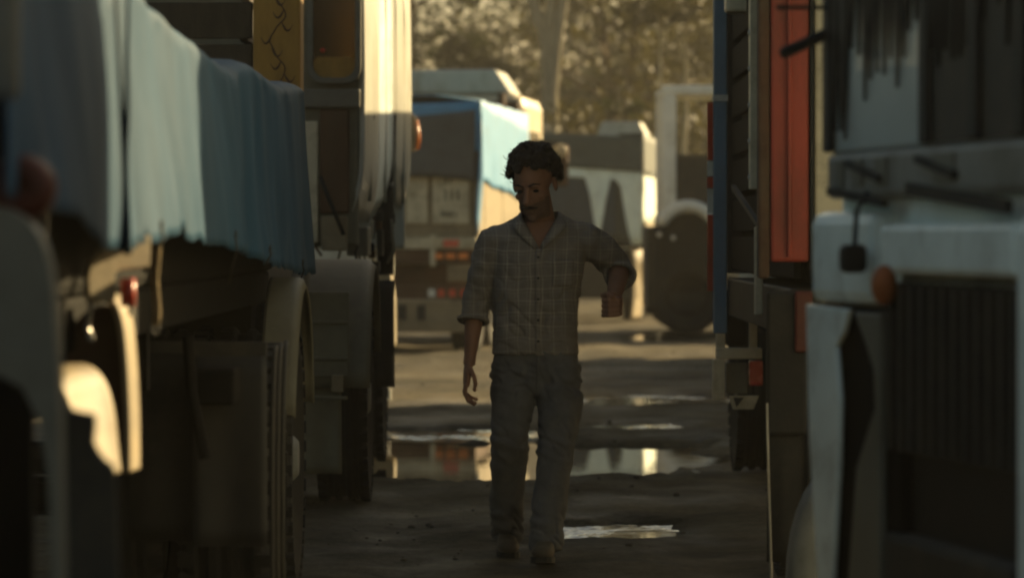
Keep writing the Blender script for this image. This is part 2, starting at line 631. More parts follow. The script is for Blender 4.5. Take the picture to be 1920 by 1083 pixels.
for k, (cx, cy, rx, ry, dep, rp) in enumerate(PUD):
    mb = MB()
    if rp > .4:                                                # wind-ruffled shallow water: real wavelets
        def wave(u, v, cx=cx, cy=cy, rx=rx, ry=ry, rp=rp, k=k):
            x, y = cx + 1.6 * rx * (2 * u - 1), cy + 1.6 * ry * (2 * v - 1)
            m_ = max(.06, min(1, .25 + 2.4 * nz(x * 2.6, y * 1.5, k * 3.7)))
            a = .008 * rp * m_
            return (x, y, WATER + .0015 * k + a * nz(x * 9, y * 13, k) + a * .6 * nz(x * 25, y * 31, k + 5) + a * .25 * nz(x * 60, y * 70, k))
        mb.grid(wave, max(30, int(3.2 * rx / .012)), max(30, int(3.2 * ry / .012)))
    else:
        n = 40
        mb.add([(cx + 1.75 * rx * cos(2 * pi * i / n), cy + 1.75 * ry * sin(2 * pi * i / n), WATER + .0015 * k) for i in range(n)], [tuple(range(n))])
    o = mb.build('puddle', water_mat('puddle_water_%d' % k, rp * .3, .02, 9), smooth=rp > .4)
    o['kind'] = 'structure'


# ------------------------------------------------------------------ shared truck pieces
def smooth_px(pts, n=4):
    out = []
    m = len(pts)
    for i in range(m - 1):
        p0, p1, p2, p3 = pts[max(i - 1, 0)], pts[i], pts[i + 1], pts[min(i + 2, m - 1)]
        for k in range(n):
            u = k / n
            out.append(tuple(.5 * ((2 * p1[j]) + (-p0[j] + p2[j]) * u + (2 * p0[j] - 5 * p1[j] + 4 * p2[j] - p3[j]) * u * u + (-p0[j] + 3 * p1[j] - 3 * p2[j] + p3[j]) * u ** 3) for j in (0, 1)))
    return out + [pts[-1]]


_tyre_cache = {}


def tyre_mesh(r, w):
    key = (r, w)
    if key not in _tyre_cache:
        h = w / 2
        prof = [(r * .58, -h * .75), (r * .8, -h), (r * .93, -h * .97), (r * .985, -h * .82)]
        for g in (-.5, 0, .5):
            prof += [(r, (g - .16) * h), (r * .965, (g - .08) * h), (r * .965, (g + .08) * h), (r, (g + .16) * h)]
        prof += [(r * .985, h * .82), (r * .93, h * .97), (r * .8, h), (r * .58, h * .75)]
        t = MB().lathe(prof, 'x', seg=40)
        for i in range(40):                                   # shoulder lugs
            a = 2 * pi * (i + .25) / 40
            for s in (-1, 1):
                c = Vector((s * h * .86, r * .985 * cos(a), r * .985 * sin(a)))
                u = Vector((0, cos(a), sin(a)))
                v = Vector((0, -sin(a), cos(a)))
                x = Vector((1, 0, 0))
                q = [c + x * sx * h * .16 + v * sy * r * .045 + u * sz * .012 for sz in (-1, 1) for sx, sy in ((-1, -1), (1, -1), (1, 1), (-1, 1))]
                t.add(q, [(0, 3, 2, 1), (4, 5, 6, 7), (0, 1, 5, 4), (1, 2, 6, 5), (2, 3, 7, 6), (3, 0, 4, 7)])
        tm = t.mesh('tyre')
        rm = MB().lathe([(.02, h * .25), (r * .3, h * .35), (r * .34, h * .05), (r * .52, -h * .1), (r * .575, h * .7), (r * .6, h * .74), (r * .6, -h * .74), (r * .5, -h * .74), (r * .3, -h * .3), (.02, -h * .3)], 'x', seg=32)
        for i in range(8):
            a = 2 * pi * i / 8
            rm.lathe([(.001, h * .1), (.016, h * .1), (.016, h * .42), (.001, h * .42)], 'x', (0, r * .4 * cos(a), r * .4 * sin(a)), 6)
        rmm = rm.mesh('rim')
        hb = MB().lathe([(.001, 0), (r * .2, 0), (r * .19, h * .8), (r * .13, h * 1.0), (.001, h * 1.02)], 'x', seg=20).mesh('hub')
        for me, mt in ((tm, 'rubber'), (rmm, 'rim'), (hb, 'rim')):
            me.materials.append(M[mt])
        _tyre_cache[key] = (tm, rmm, hb)
    return _tyre_cache[key]


def wheel(parent, loc, r=.5, w=.28, rz=0.0, flip=False, rim=None):
    """loc in the parent's frame; wheel part with tyre and hub under it"""
    tm, rm, hm = tyre_mesh(r, w)
    o = bpy.data.objects.new('wheel', rm)
    col.objects.link(o)
    o.parent = parent
    o.location = loc
    o.rotation_euler = (random.uniform(0, 1), 0, rz + (pi if flip else 0))
    o.rotation_euler = (0, 0, rz + (pi if flip else 0))
    for nme, me in (('tyre', tm), ('hub', hm)):
        c = bpy.data.objects.new(nme, me)
        col.objects.link(c)
        c.parent = o
        if rim and nme == 'hub':
            c.material_slots[0].link = 'OBJECT'
            c.material_slots[0].material = rim
    if rim:
        o.material_slots[0].link = 'OBJECT'
        o.material_slots[0].material = rim
    return o


def round_rect(x0, x1, z0, z1, r, n=5):
    pts = []
    for cx, cz, a0 in ((x1 - r, z0 + r, -pi / 2), (x1 - r, z1 - r, 0), (x0 + r, z1 - r, pi / 2), (x0 + r, z0 + r, pi)):
        for i in range(n + 1):
            a = a0 + pi / 2 * i / n
            pts.append((cx + r * cos(a), cz + r * sin(a)))
    return pts


def frame_ring(mb, x0, x1, z0, z1, r, w, y0, y1):
    """rounded rectangular frame of width w in the XZ plane between y0 and y1"""
    o = round_rect(x0, x1, z0, z1, r)
    i = round_rect(x0 + w, x1 - w, z0 + w, z1 - w, max(.005, r - w * .6))
    n = len(o)
    vs = [(p[0], y0, p[1]) for p in o] + [(p[0], y0, p[1]) for p in i] + [(p[0], y1, p[1]) for p in o] + [(p[0], y1, p[1]) for p in i]
    fs = []
    for k in range(n):
        j = (k + 1) % n
        fs += [(k, j, n + j, n + k), (2 * n + k, 3 * n + k, 3 * n + j, 2 * n + j), (k, 2 * n + k, 2 * n + j, j), (n + k, n + j, 3 * n + j, 3 * n + k)]
    mb.add(vs, fs)
    return mb


def mudflap(parent, x0, x1, d, z0, z1, mat, sway=.02):
    def fn(u, v):
        x = x0 + (x1 - x0) * u
        z = z1 + (z0 - z1) * v
        return (x, d + sway * v * v + .012 * v * sin(u * 5 + x * 9), z)
    return MB().grid(fn, 10, 10).build('mudflap', mat, parent, smooth=True, thick=.012)


# ------------------------------------------------------------------ LEFT ROW
# --- near truck parked nose to the lane: fender, wheel arch, marker lamp, mirror
t = thing('truck', 'blurred grey truck nose nearest the camera at the left edge', 'truck', (-1.1, 6.3, 0))
d0 = 6.0
outer = [(-420, 372), (-150, 376), (-20, 384), (35, 402), (72, 440), (92, 505), (101, 600), (106, 690), (110, 800), (113, 950), (115, 1090), (116, 1300)]
inner = [(96, 1300), (95, 1050), (90, 900), (74, 790), (42, 728), (0, 704), (-60, 700), (-130, 720), (-200, 780), (-260, 900), (-300, 1080), (-320, 1300), (-560, 1300)]


def fender_shell(parent, name, outer, inner, d, y1, mat, bulge):
    """side panel with wheel arch: outline in photograph pixels at distance d, real thickness to y1, shoulder rounded back"""
    poly = [(WX(a, d), WZ(b, d)) for a, b in outer + inner]
    mb = MB().prism(poly, 'y', d, y1)
    return mb.build(name, mat, parent, bevel=bulge)


fender_shell(t, 'fender', smooth_px(outer + [(116, 1330)], 2), [(96, 1330)] + inner + [(-560, 372)], d0, 6.09, M['greyfender'], .03)
MB().prism([(WX(a, 6.2), WZ(b, 6.2)) for a, b in smooth_px([(100, 690), (128, 766), (178, 776), (175, 830), (200, 866), (216, 890), (222, 1090), (224, 1330), (90, 1330)], 2)], 'y', 6.2, 6.23).build('bumper_end', M['darksteel'], t, bevel=.012)
MB().box(-2.2, -.82, 6.56, 6.6, .2, 1.2).build('wheel_well', M['near_black'], t)
MB().box(-2.2, -1.0, 6.61, 8.0 - .9, .95, 1.3).build('bonnet', M['greyfender'], t, bevel=.06)
MB().box(-3.6, -1.45, 6.05, 7.1, 1.0, 2.6).build('cab', M['greyfender'], t, bevel=.08)
MB().box(-1.5, -1.43, 6.25, 6.95, 1.7, 2.3).build('windscreen', M['screen'], t, bevel=.02)
wheel(t, (-1.28 + 1.1, -.06, .46), .46, .26, pi / 2)
lm = MB().lathe([(.001, -.035), (.04, -.034), (.052, -.012), (.054, .02), (.05, .05), (.001, .05)], 'y', (WX(42, 6.1), 6.1, WZ(352, 6.1)), 20).build('marker_lamp', M['browncap'], t, smooth=True)
MB().tube([(WX(42, 6.1), 6.15, WZ(400, 6.1)), (WX(42, 6.1), 6.15, WZ(352, 6.1))], .014).build('stalk', M['black'], lm)
mr = MB().box(WX(-60, 5.9), WX(34, 5.9), 5.9, 5.95, WZ(190, 5.9), 1.95).build('mirror', M['greyfender'], t, bevel=.02)
MB().tube([(WX(-20, 5.95), 5.97, 1.5), (WX(-40, 5.95), 6.1, 1.3)], .01).build('arm', M['black'], mr)

# --- trailer under a blue tarpaulin
XT = -.81
t = thing('flatbed_trailer', 'trailer covered by a dark blue tarpaulin with a sunlit strip', 'trailer', (-2.0, 10.5, 0))
hem = [(5.9, 1.33), (6.7, 1.31), (7.6, 1.245), (8.0, 1.25), (8.6, 1.265), (9.25, 1.295), (9.45, 1.262), (10.2, 1.25), (11.2, 1.225), (13, 1.17), (14.6, 1.13), (15.2, 1.13)]
crest = [(5.9, 1.9), (7.6, 1.80), (8.2, 1.845), (9, 1.815), (10, 1.795), (11.2, 1.775), (12.2, 1.83), (13.4, 1.82), (15.2, 1.875)]


def tarp_sheet(y0, y1, nu, off, seed):
    def fn(u, v):
        y = y0 + (y1 - y0) * u
        zb = lerp_pts(hem, y) + .012 * nz(y * 6, seed) + .006 * nz(y * 17, seed)
        zt = lerp_pts(crest, y) + .01 * nz(y * 3, seed + 4)
        if v < .62:                                            # hanging side
            k = v / .62
            z = zb + (zt - .05 - zb) * k
            fold = .03 * nz(y * 2.6 + .25 * k, k * .8, seed) + .011 * nz(y * 5.2 + .9 * k, k * 1.6, seed + 2)
            fold += .010 * math.sin(y * 3.1 + 2.5 * nz(y * .7, seed)) * (1 - k)
            x = XT + off + fold * (1.05 - .55 * k) + .02 * (1 - k) - .012 * k
            return (x, y, z)
        k = (v - .62) / .38                                    # shoulder and top
        if k < .35:
            a = k / .35 * pi / 2
            return (XT + off - .07 * (1 - cos(a)) - .012 + .008 * nz(y * 5, k * 3, seed), y, zt - .05 + .05 * sin(a))
        q = (k - .35) / .65
        return (XT + off - .082 - 2.3 * q, y, zt + .03 * sin(q * pi) + .03 * nz(y * 1.5, q * 4, seed) * q)
    return MB().grid(fn, nu, 34)


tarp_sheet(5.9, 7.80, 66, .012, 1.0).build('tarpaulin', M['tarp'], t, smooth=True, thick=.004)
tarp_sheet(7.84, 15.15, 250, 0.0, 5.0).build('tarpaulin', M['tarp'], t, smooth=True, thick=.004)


def strip(u, v):                                              # overlapping hem standing off the load
    z = 1.235 + (1.79 - 1.235) * u
    y = 7.70 + .10 * v + .08 * u
    return (XT + .020 + .022 * (1 - v) * (1 - .5 * u) + .01 * nz(z * 6, 2), y, z)


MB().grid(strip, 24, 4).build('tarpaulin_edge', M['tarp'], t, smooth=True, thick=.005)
for y, L_ in ((8.35, .5), (10.6, .8), (12.1, .35), (14.0, .6)):  # eyelets with short loose cords, here and there along the hem
    z = lerp_pts(hem, y) + .035
    x = XT + .046
    cd = MB().tube([(x, y, z), (x + .004, y + .02, z - .05 * L_), (x - .01, y + .03, z - .11 * L_), (x - .02, y + .035, z - .17 * L_)], .003, 5).build('lashing_cord', M['darksteel'], t, smooth=True)
    MB().tube([(x + .002, y + .012 * cos(a), z + .012 * sin(a)) for a in np.linspace(0, 2 * pi, 10)], .003, 5, False).build('eyelet', M['darksteel'], cd)
MB().box(-3.1, -.95, 5.9, 15.0, 1.02, 1.14).build('bed', M['near_black'], t, bevel=.01)
MB().box(-3.05, -.93, 6.0, 15.0, 1.14, 1.72).build('load', M['near_black'], t, bevel=.03)
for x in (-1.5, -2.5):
    MB().box(x - .05, x + .05, 6.2, 15.0, .72, 1.018).build('chassis_beam', M['near_black'], t)
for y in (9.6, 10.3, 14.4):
    MB().box(-3.0, -.98, y, y + .09, .86, 1.015).build('cross_member', M['near_black'], t)
MB().tube([(WX(352, 10.6), 10.6, 1.0), (WX(358, 10.6), 10.62, .84), (WX(385, 10.6), 10.6, .66)], .016).build('brake_pipe', M['near_black'], t)
MB().box(WX(368, 10.7), WX(440, 10.7), 10.7, 11.0, WZ(760, 10.7), WZ(690, 10.7)).build('tool_box', M['near_black'], t, bevel=.01)
mudflap(t, WX(232, 11.0), WX(362, 11.0), 11.02, .40, .94, M['black'])
mudflap(t, WX(362, 11.0), WX(500, 11.0), 11.0, .385, .93, M['flap'])
MB().box(WX(228, 11.05), WX(500, 11.05), 11.03, 11.07, .93, .97).build('flap_bar', M['darksteel'], t)
# ribbed quarter guard beside the flap and beige guard behind it
for k, x in enumerate((508, 518, 528)):
    X0 = WX(x, 11.1 + .25 * k)
    arc = [(X0, 11.15 + .25 * k - .02 + .22 * (1 - cos(a)), .47 + .48 * sin(a) * 1.0) for a in np.linspace(-.75, 1.5, 12)]
    MB().tube(arc, .008, 6).build('guard_rib', M['darksteel'], t, smooth=True)


def guard(parent, x0, x1, y0, y1, r, zc, mat, name='mudguard', a0=.25, a1=2.9, thick=.012):
    yc = (y0 + y1) / 2
    ry = (y1 - y0) / 2

    def fn(u, v):
        a = a0 + (a1 - a0) * u
        x = x0 + (x1 - x0) * v
        lip = .035 * max(0, (v - .85) / .15) ** 2
        return (x, yc - ry * cos(a), zc + (r - lip) * sin(a))
    return MB().grid(fn, 20, 10).build(name, mat, parent, smooth=True, thick=thick)


guard(t, WX(490, 13.4), WX(556, 13.4), 13.3, 14.6, .62, .5, M['olive'])
for y, x in ((11.9, -.86), (13.95, -.91)):
    wheel(t, (x + 2.0, y - 10.5, .47), .47, .27)
    wheel(t, (x - .32 + 2.0, y - 10.5, .47), .47, .27)
    MB().tube([(-3.0, y, .47), (-1.0, y, .47)], .06).build('axle', M['black'], t)

# cream mudguards, lamp bracket, lamp, chain and strap standing in the shaft of sun
dB = 7.78


def shell_from_px(parent, name, pts, d, depth, slant, mat, thick=.01, nv=6):
    """curved sheet: its near edge follows pts (photograph pixels at distance d); it runs back `depth` metres and bows outward by slant"""
    P = [(WX(a, d), WZ(b, d)) for a, b in pts]

    def fn(u, v):
        q = u * (len(P) - 1)
        i = min(int(q), len(P) - 2)
        k = q - i
        x = P[i][0] + (P[i + 1][0] - P[i][0]) * k
        z = P[i][1] + (P[i + 1][1] - P[i][1]) * k
        return (x + slant * sin(v * pi / 2) , d + depth * v, z + slant * .25 * sin(v * pi / 2))
    return MB().grid(fn, len(P) * 3, nv).build(name, mat, parent, smooth=True, thick=thick)


gA = shell_from_px(t, 'mudguard', smooth_px([(165, 566), (192, 558), (212, 572), (224, 610), (231, 680), (236, 780), (237, 886)]), 8.25, .12, .012, M['fender'], .012)
MB().prism([(WX(a, 8.3), WZ(b, 8.3)) for a, b in smooth_px([(120, 640), (150, 590), (195, 572), (216, 600), (226, 690), (230, 880), (150, 880), (125, 760)], 3)], 'y', 8.34, 8.37).build('guard_lining', M['rust'], t)


def gB(u, v):                                                  # broad rounded guard, crown and flank, facing lane and camera
    top = smooth_px([(104, 688), (140, 686), (168, 694), (190, 722), (204, 770), (211, 830), (217, 888)])
    q = u * (len(top) - 1)
    i = min(int(q), len(top) - 2)
    k = q - i
    a = top[i][0] + (top[i + 1][0] - top[i][0]) * k
    b = top[i][1] + (top[i + 1][1] - top[i][1]) * k
    w = 78 * sin(pi * min(1, .12 + u * .55)) * (1 - .95 * max(0, (u - .55) / .45) ** 1.3)
    ang = v * 1.25
    return (WX(a - w * sin(ang) * .75, 7.9), 7.97 - .16 * (1 - cos(ang)) - .12 * sin(ang), WZ(b + w * (1 - cos(ang)) * .9 * (1 - u), 7.9))


MB().grid(gB, 36, 12).build('mudguard', M['fender'], t, smooth=True, thick=.008)
# lamp bracket: folded cream plate turned half to the lane
pl = [(168, 560), (165, 520), (172, 488), (196, 462), (232, 448), (284, 440), (281, 500), (228, 506), (216, 512), (218, 560), (196, 566)]
vs = []
for (a, b) in pl:
    k = (a - 165) / 120
    vs.append((WX(a, 8.15 + .17 * k), 8.15 + .17 * k, WZ(b, 8.15 + .17 * k)))
n = len(vs)
br = MB().add(vs + [(x - .012, y + .012, z) for x, y, z in vs], [tuple(range(n)), tuple(range(2 * n - 1, n - 1, -1))] + [(i, i + n, (i + 1) % n + n, (i + 1) % n) for i in range(n)]).build('lamp_bracket', M['fender'], t, bevel=.003)
MB().box(WX(238, 8.2), WX(258, 8.2), 8.20, 8.23, WZ(462, 8.2), WZ(450, 8.2)).build('hinge', M['black'], br)
lp = MB().tube([(WX(240, 8.24), 8.24, WZ(522, 8.24)), (WX(240, 8.24), 8.24, WZ(574, 8.24))], .016, 12).build('tail_lamp', M['redlamp'], t, smooth=True)
MB().tube([(WX(245, 8.24), 8.24, WZ(574, 8.24)), (WX(246, 8.24), 8.24, WZ(592, 8.24))], .006).build('lamp_stud', M['steel'], lp)


def chain(parent, pts, r=.010, name='chain'):
    mb = MB()
    P = [Vector(p) for p in pts]
    for i in range(len(P) - 1):
        a, b = P[i], P[i + 1]
        d = (b - a)
        c = (a + b) / 2
        u = d.normalized()
        w = u.cross(Vector((0, 1, 0) if i % 2 else (.9, .3, 0))).normalized()
        L_ = d.length * .68
        ring = [c + u * L_ * sin(q) + w * L_ * .5 * cos(q) for q in np.linspace(0, 2 * pi, 9)]
        mb.tube(ring, r * .35, 5, False)
    return mb.build(name, M['steel'], parent)


chain(t, [(WX(160 + 6 * sin(k * .6) + k * 1.4, 8.18), 8.18, WZ(545 + k * 9, 8.18)) for k in range(11)], .012)
st = MB().grid(lambda u, v: (WX(288 + 13 * v, 8.96) + .003 * sin(u * 9), 8.93 - .012 * v + .01 * sin(u * 4), WZ(428 + 180 * u, 8.96)), 14, 2).build('strap', M['rope'], t, smooth=True, thick=.005)
MB().tube([(WX(292 + 6 * cos(a), 8.94), 8.94, WZ(614 + 13 * sin(a), 8.94)) for a in np.linspace(-1.4, 4.4, 10)], .0035, 6).build('strap_hook', M['steel'], st)

# --- stake-bed truck with white cab
t = thing('stake_bed_truck', 'stake-bed truck with ochre corner post and sunlit white cab', 'truck', (-1.9, 19.5, 0))
# rear gate of boards
for k in range(9):
    z = 1.22 + k * .19
    MB().box(-3.1, WX(474, 17.4) - .002, 17.40 + .004 * (k % 3), 17.44, z, z + .165).build('board', M['wood'], t, bevel=.006)
for k in range(9):
    z = 1.22 + k * .19
    MB().box(-1.25, -1.21, 17.62, 21.2, z, z + .165).build('board', M['wood'], t, bevel=.006)
po = MB().box(WX(475, 17.35), WX(564, 17.35), 17.33, 17.6, 1.16, 3.0).build('corner_post', M['yellow'], t, bevel=.012)
vine = [(WX(520 + 14 * sin(b * .06) + 6 * nz(b * .05, 2), 17.33), 17.3285, WZ(b, 17.33)) for b in range(-40, 155, 6)]
MB().tube(vine, .003, 4).build('painted_vine', M['rust'], po)
for b in range(-30, 150, 24):                                  # leaves of the painted vine
    s = 1 if (b // 24) % 2 else -1
    pts = [(WX(520 + 14 * sin(b * .06) + s * q * 16, 17.33), 17.3285, WZ(b + 16 * sin(q * 2.2), 17.33)) for q in np.linspace(0, 1.3, 7)]
    MB().tube(pts, [.0015, .004, .005, .005, .004, .002, .001], 4).build('painted_leaf', M['rust'], po)
MB().box(-3.0, -1.15, 17.62, 21.4, 1.05, 1.2).build('bed', M['darksteel'], t, bevel=.01)
for x in (-1.5, -2.4):
    MB().box(x - .05, x + .05, 17.6, 24.0, .7, 1.04).build('chassis_beam', M['black'], t)
# rear guard and duals
guard(t, WX(566, 18.0), WX(699, 18.2), 17.85, 19.35, .6, .56, M['olive'], a0=.02)
MB().box(WX(566, 17.85), WX(655, 17.85), 17.83, 17.87, .62, 1.02).build('guard_apron', M['olive'], t, bevel=.008)
for b in (600, 668, 742):
    MB().box(WX(569, 17.82), WX(652, 17.82), 17.815, 17.829, WZ(b + 7, 17.82), WZ(b, 17.82)).build('pressed_rib', M['olive'], t, bevel=.005)
MB().box(WX(622, 17.82), WX(644, 17.82), 17.805, 17.829, WZ(735, 17.82), WZ(702, 17.82)).build('reflector_plate', M['tan'], t, bevel=.005)
mudflap(t, WX(568, 17.9), WX(640, 17.9), 17.89, .17, .62, M['olive'])
wheel(t, (WX(668, 18.6) + 1.9 - .05, 18.6 - 19.5, .5), .5, .24)
wheel(t, (WX(694, 18.6) + 1.9 - .05, 18.62 - 19.5, .5), .5, .07)
wheel(t, (WX(668, 18.6) + 1.9 - .40, 18.6 - 19.5, .5), .5, .24)
# cab back wall
dW = 21.8
XL = WX(676, dW)
MB().box(-2.9, XL - .01, dW, dW + .05, 1.22, 2.95).build('cab_back', M['olive'], t, bevel=.02)
MB().box(WX(600, dW), WX(655, dW), dW - .03, dW - .002, WZ(400, dW), WZ(205, dW)).build('back_panel', M['brownpanel'], t, bevel=.01)
MB().box(WX(570, dW), WX(597, dW), dW - .035, dW - .002, WZ(455, dW), WZ(228, dW)).build('pale_upright', M['cream'], t, bevel=.01)
MB().box(WX(603, dW), WX(652, dW), dW - .04, dW - .002, WZ(470, dW), WZ(405, dW)).build('lower_panel', M['tan'], t, bevel=.01)
MB().box(WX(566, dW), WX(676, dW), dW - .05, dW - .003, WZ(203, dW), WZ(168, dW)).build('waist_band', M['greyfender'], t, bevel=.01)
MB().tube([(WX(600, dW), dW - .05, WZ(330, dW)), (WX(625, dW), dW - .06, WZ(390, dW)), (WX(645, dW), dW - .05, WZ(440, dW))], .012, 6).build('hose', M['black'], t, smooth=True)
wf = frame_ring(MB(), WX(576, dW), WX(678, dW), WZ(158, dW), 2.85, .09, .035, dW - .06, dW - .002).build('rear_window', M['greyfender'], t, bevel=.006)
MB().prism(round_rect(WX(584, dW), WX(671, dW), WZ(151, dW), 2.82, .07), 'y', dW - .03, dW - .012).build('pane', M['glass'], wf)
MB().prism(round_rect(WX(588, dW), WX(667, dW), WZ(147, dW), WZ(108, dW), .03), 'y', dW - .036, dW - .031).build('painted_reflection', M['yellow'], wf)  # reflection in the pane, put in as an ochre strip
MB().ell((WX(606, dW), dW - .04, WZ(95, dW)), (.015, .01, .012)).build('warning_light', M['redlamp'], wf)
# lane side of the cab: panels and door recess, plan polyline receding from the back wall
plan = [(676, 21.80), (690, 22.15), (704, 22.60), (709, 22.72), (724, 23.25), (730, 23.30), (748, 23.95), (765, 24.65)]
zb = [1.42, 1.36, 1.36, 1.42, 1.46, 1.5, 1.5, 1.45]
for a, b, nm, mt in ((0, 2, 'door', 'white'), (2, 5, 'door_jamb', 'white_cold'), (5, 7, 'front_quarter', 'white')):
    def side(u, v, a=a, b=b):
        q = a + (b - a) * u
        i = min(int(q), b - 1)
        k = q - i
        px = plan[i][0] + (plan[i + 1][0] - plan[i][0]) * k
        d = plan[i][1] + (plan[i + 1][1] - plan[i][1]) * k
        z0 = zb[i] + (zb[i + 1] - zb[i]) * k
        z = z0 + (2.95 - z0) * v
        return (WX(px, d) - .05 * max(0, (.2 - v) / .2) ** 2 + .012 * sin(v * pi), d, z)
    MB().grid(side, 12, 20).build(nm, M[mt], t, smooth=True, thick=.02)
for px, d, w in ((690, 22.2, .012), (718, 23.0, .010), (736, 23.5, .014), (752, 24.1, .012)):      # pressed ribs
    MB().tube([(WX(px, d) + .012, d, z) for z in np.linspace(1.48, 2.93, 6)], w, 6).build('pressed_rib', M['white'], t, smooth=True)
MB().box(WX(690, 22.3) + .015, WX(690, 22.3) + .04, 22.28, 22.45, 1.95, 1.985).build('door_handle', M['steel'], t, bevel=.005)
MB().box(-2.9, WX(765, 24.65) - .02, 24.6, 24.66, 1.2, 2.95).build('cab_front', M['white'], t, bevel=.02)
MB().box(-2.9, XL - .03, 21.8, 24.6, 2.9, 2.97).build('cab_roof', M['white'], t, bevel=.03)
# clutter under the cab: tank, steps, filters, mirror stem, front wheel and its flap
MB().lathe([(.001, 20.1), (.24, 20.1), (.26, 20.14), (.26, 21.3), (.24, 21.34), (.001, 21.34)], 'y', (WX(655, 20.5) - .22, 0, .85), 24).build('fuel_tank', M['rim'], t, smooth=True)
MB().box(WX(650, 21.9), WX(690, 21.9), 21.9, 22.4, WZ(480, 21.9), WZ(425, 21.9)).build('battery_box', M['greyfender'], t, bevel=.012)
pipe = MB().tube([(WX(722, 23.4), 23.4, WZ(515, 23.4)), (WX(722, 23.4), 23.42, WZ(400, 23.4)), (WX(727, 23.4), 23.4, WZ(345, 23.4)), (WX(738, 23.4), 23.4, WZ(215, 23.4))], [.05, .055, .03, .02], 10).build('air_intake_pipe', M['black'], t, smooth=True)
MB().ell((WX(735, 23.35), 23.33, WZ(347, 23.35)), (.012, .012, .014)).build('clamp', M['steel'], pipe)
for a, b, w, h in ((697, 430, 10, 34), (712, 455, 12, 50), (700, 500, 22, 20), (688, 455, 8, 30)):
    MB().box(WX(a - w / 2, 22.6), WX(a + w / 2, 22.6), 22.6, 22.75, WZ(b + h / 2, 22.6), WZ(b - h / 2, 22.6)).build('step_bracket', M['steel' if w < 12 else 'darksteel'], t, bevel=.006)
rc = random.Random(12)
for k in range(16):
    a, b, d = rc.uniform(655, 742), rc.uniform(395, 520), rc.uniform(22.2, 23.2)
    w, h = rc.uniform(5, 16), rc.uniform(10, 42)
    MB().box(WX(a - w / 2, d), WX(a + w / 2, d), d, d + .08, WZ(b + h / 2, d), WZ(b - h / 2, d)).build('chassis_fitting', M[rc.choice(('rust', 'olive', 'darksteel', 'cream', 'black'))], t, bevel=.008)
for k in range(7):
    a, b, d = rc.uniform(600, 735), rc.uniform(380, 440), rc.uniform(21.5, 22.6)
    MB().tube([(WX(a + rc.uniform(-14, 14) * q, d), d - .06, WZ(b + 95 * q + 12 * sin(q * 5), d)) for q in (0, .25, .5, .75, 1)], .008, 6).build('air_hose', M[rc.choice(('black', 'rust', 'olive'))], t, smooth=True)
wheel(t, (WX(722, 21.9) + 1.9 - .13, 21.9 - 19.5, .5), .5, .26)
mudflap(t, WX(703, 21.3), WX(739, 21.3), 21.32, WZ(726, 21.3), WZ(525, 21.3), M['flap'], .06)

# --- truck beyond the stake-bed truck: lit bumper end and orange mirror lamp
t = thing('truck', 'truck behind the white cab, only its sunlit bumper end and orange mirror showing', 'truck', (-2.1, 31.0, 0))
MB().box(-3.3, WX(729, 31.6), 30.4, 33.0, .9, 2.75).build('cab', M['white'], t, bevel=.06)
MB().prism([(WX(a, 30), WZ(b, 30)) for a, b in ((690, 498), (722, 500), (734, 515), (740, 560), (741, 648), (733, 655), (690, 655))], 'y', 29.95, 30.35).build('bumper_end', M['fender'], t, bevel=.02)
MB().box(-3.2, WX(690, 30) - .005, 30.0, 30.3, .45, 1.0).build('bumper', M['fender'], t, bevel=.02)
MB().box(WX(718, 30), WX(733, 30), 30.0, 30.1, WZ(752, 30), WZ(728, 30)).build('bumper_foot', M['whitepaint'], t, bevel=.01)
mr = MB().prism([(WX(a, 30.6), WZ(b, 30.6)) for a, b in smooth_px([(757, 280), (756, 230), (762, 206), (772, 212), (782, 226), (785, 262), (778, 284)], 3)], 'y', 30.6, 30.72).build('mirror', M['tan'], t, bevel=.01)
MB().tube([(WX(781, 30.6), 30.62, WZ(280, 30.6)), (WX(783, 30.6), 30.62, WZ(255, 30.6)), (WX(779, 30.6), 30.62, WZ(226, 30.6))], .022, 8).build('mirror_lamp', M['orangelamp'], mr, smooth=True)
MB().tube([(WX(757, 30.7), 30.68, WZ(225, 30.7)), (WX(728, 31), 31.0, WZ(210, 31))], .015).build('arm', M['black'], mr)
wheel(t, (-1.05 + 2.1 - .1, .9, .48), .48, .26)
wheel(t, (-3.1 + 2.1 + .1, .9, .48), .48, .26, flip=True)

# ------------------------------------------------------------------ RIGHT ROW
# --- near white cab-over, nose to the lane
fx = Vector((-.168, .986, 0)).normalized()
rz = math.atan2(fx.y, fx.x)                                   # local +X = far side, +Y = forward (to the lane)
t = thing('cab_over_truck', 'blurred white cab-over truck with black grille at the right edge', 'truck', (.902, 8.07, 0), rz)


def lb(mb, name, mat, par=None, **k):
    return mb.build(name, mat, par or t, world=False, **k)


lb(MB().box(-1.08, 1.06, -1.7, -.05, .75, 2.75), 'cab', M['white_cold'], bevel=.05)
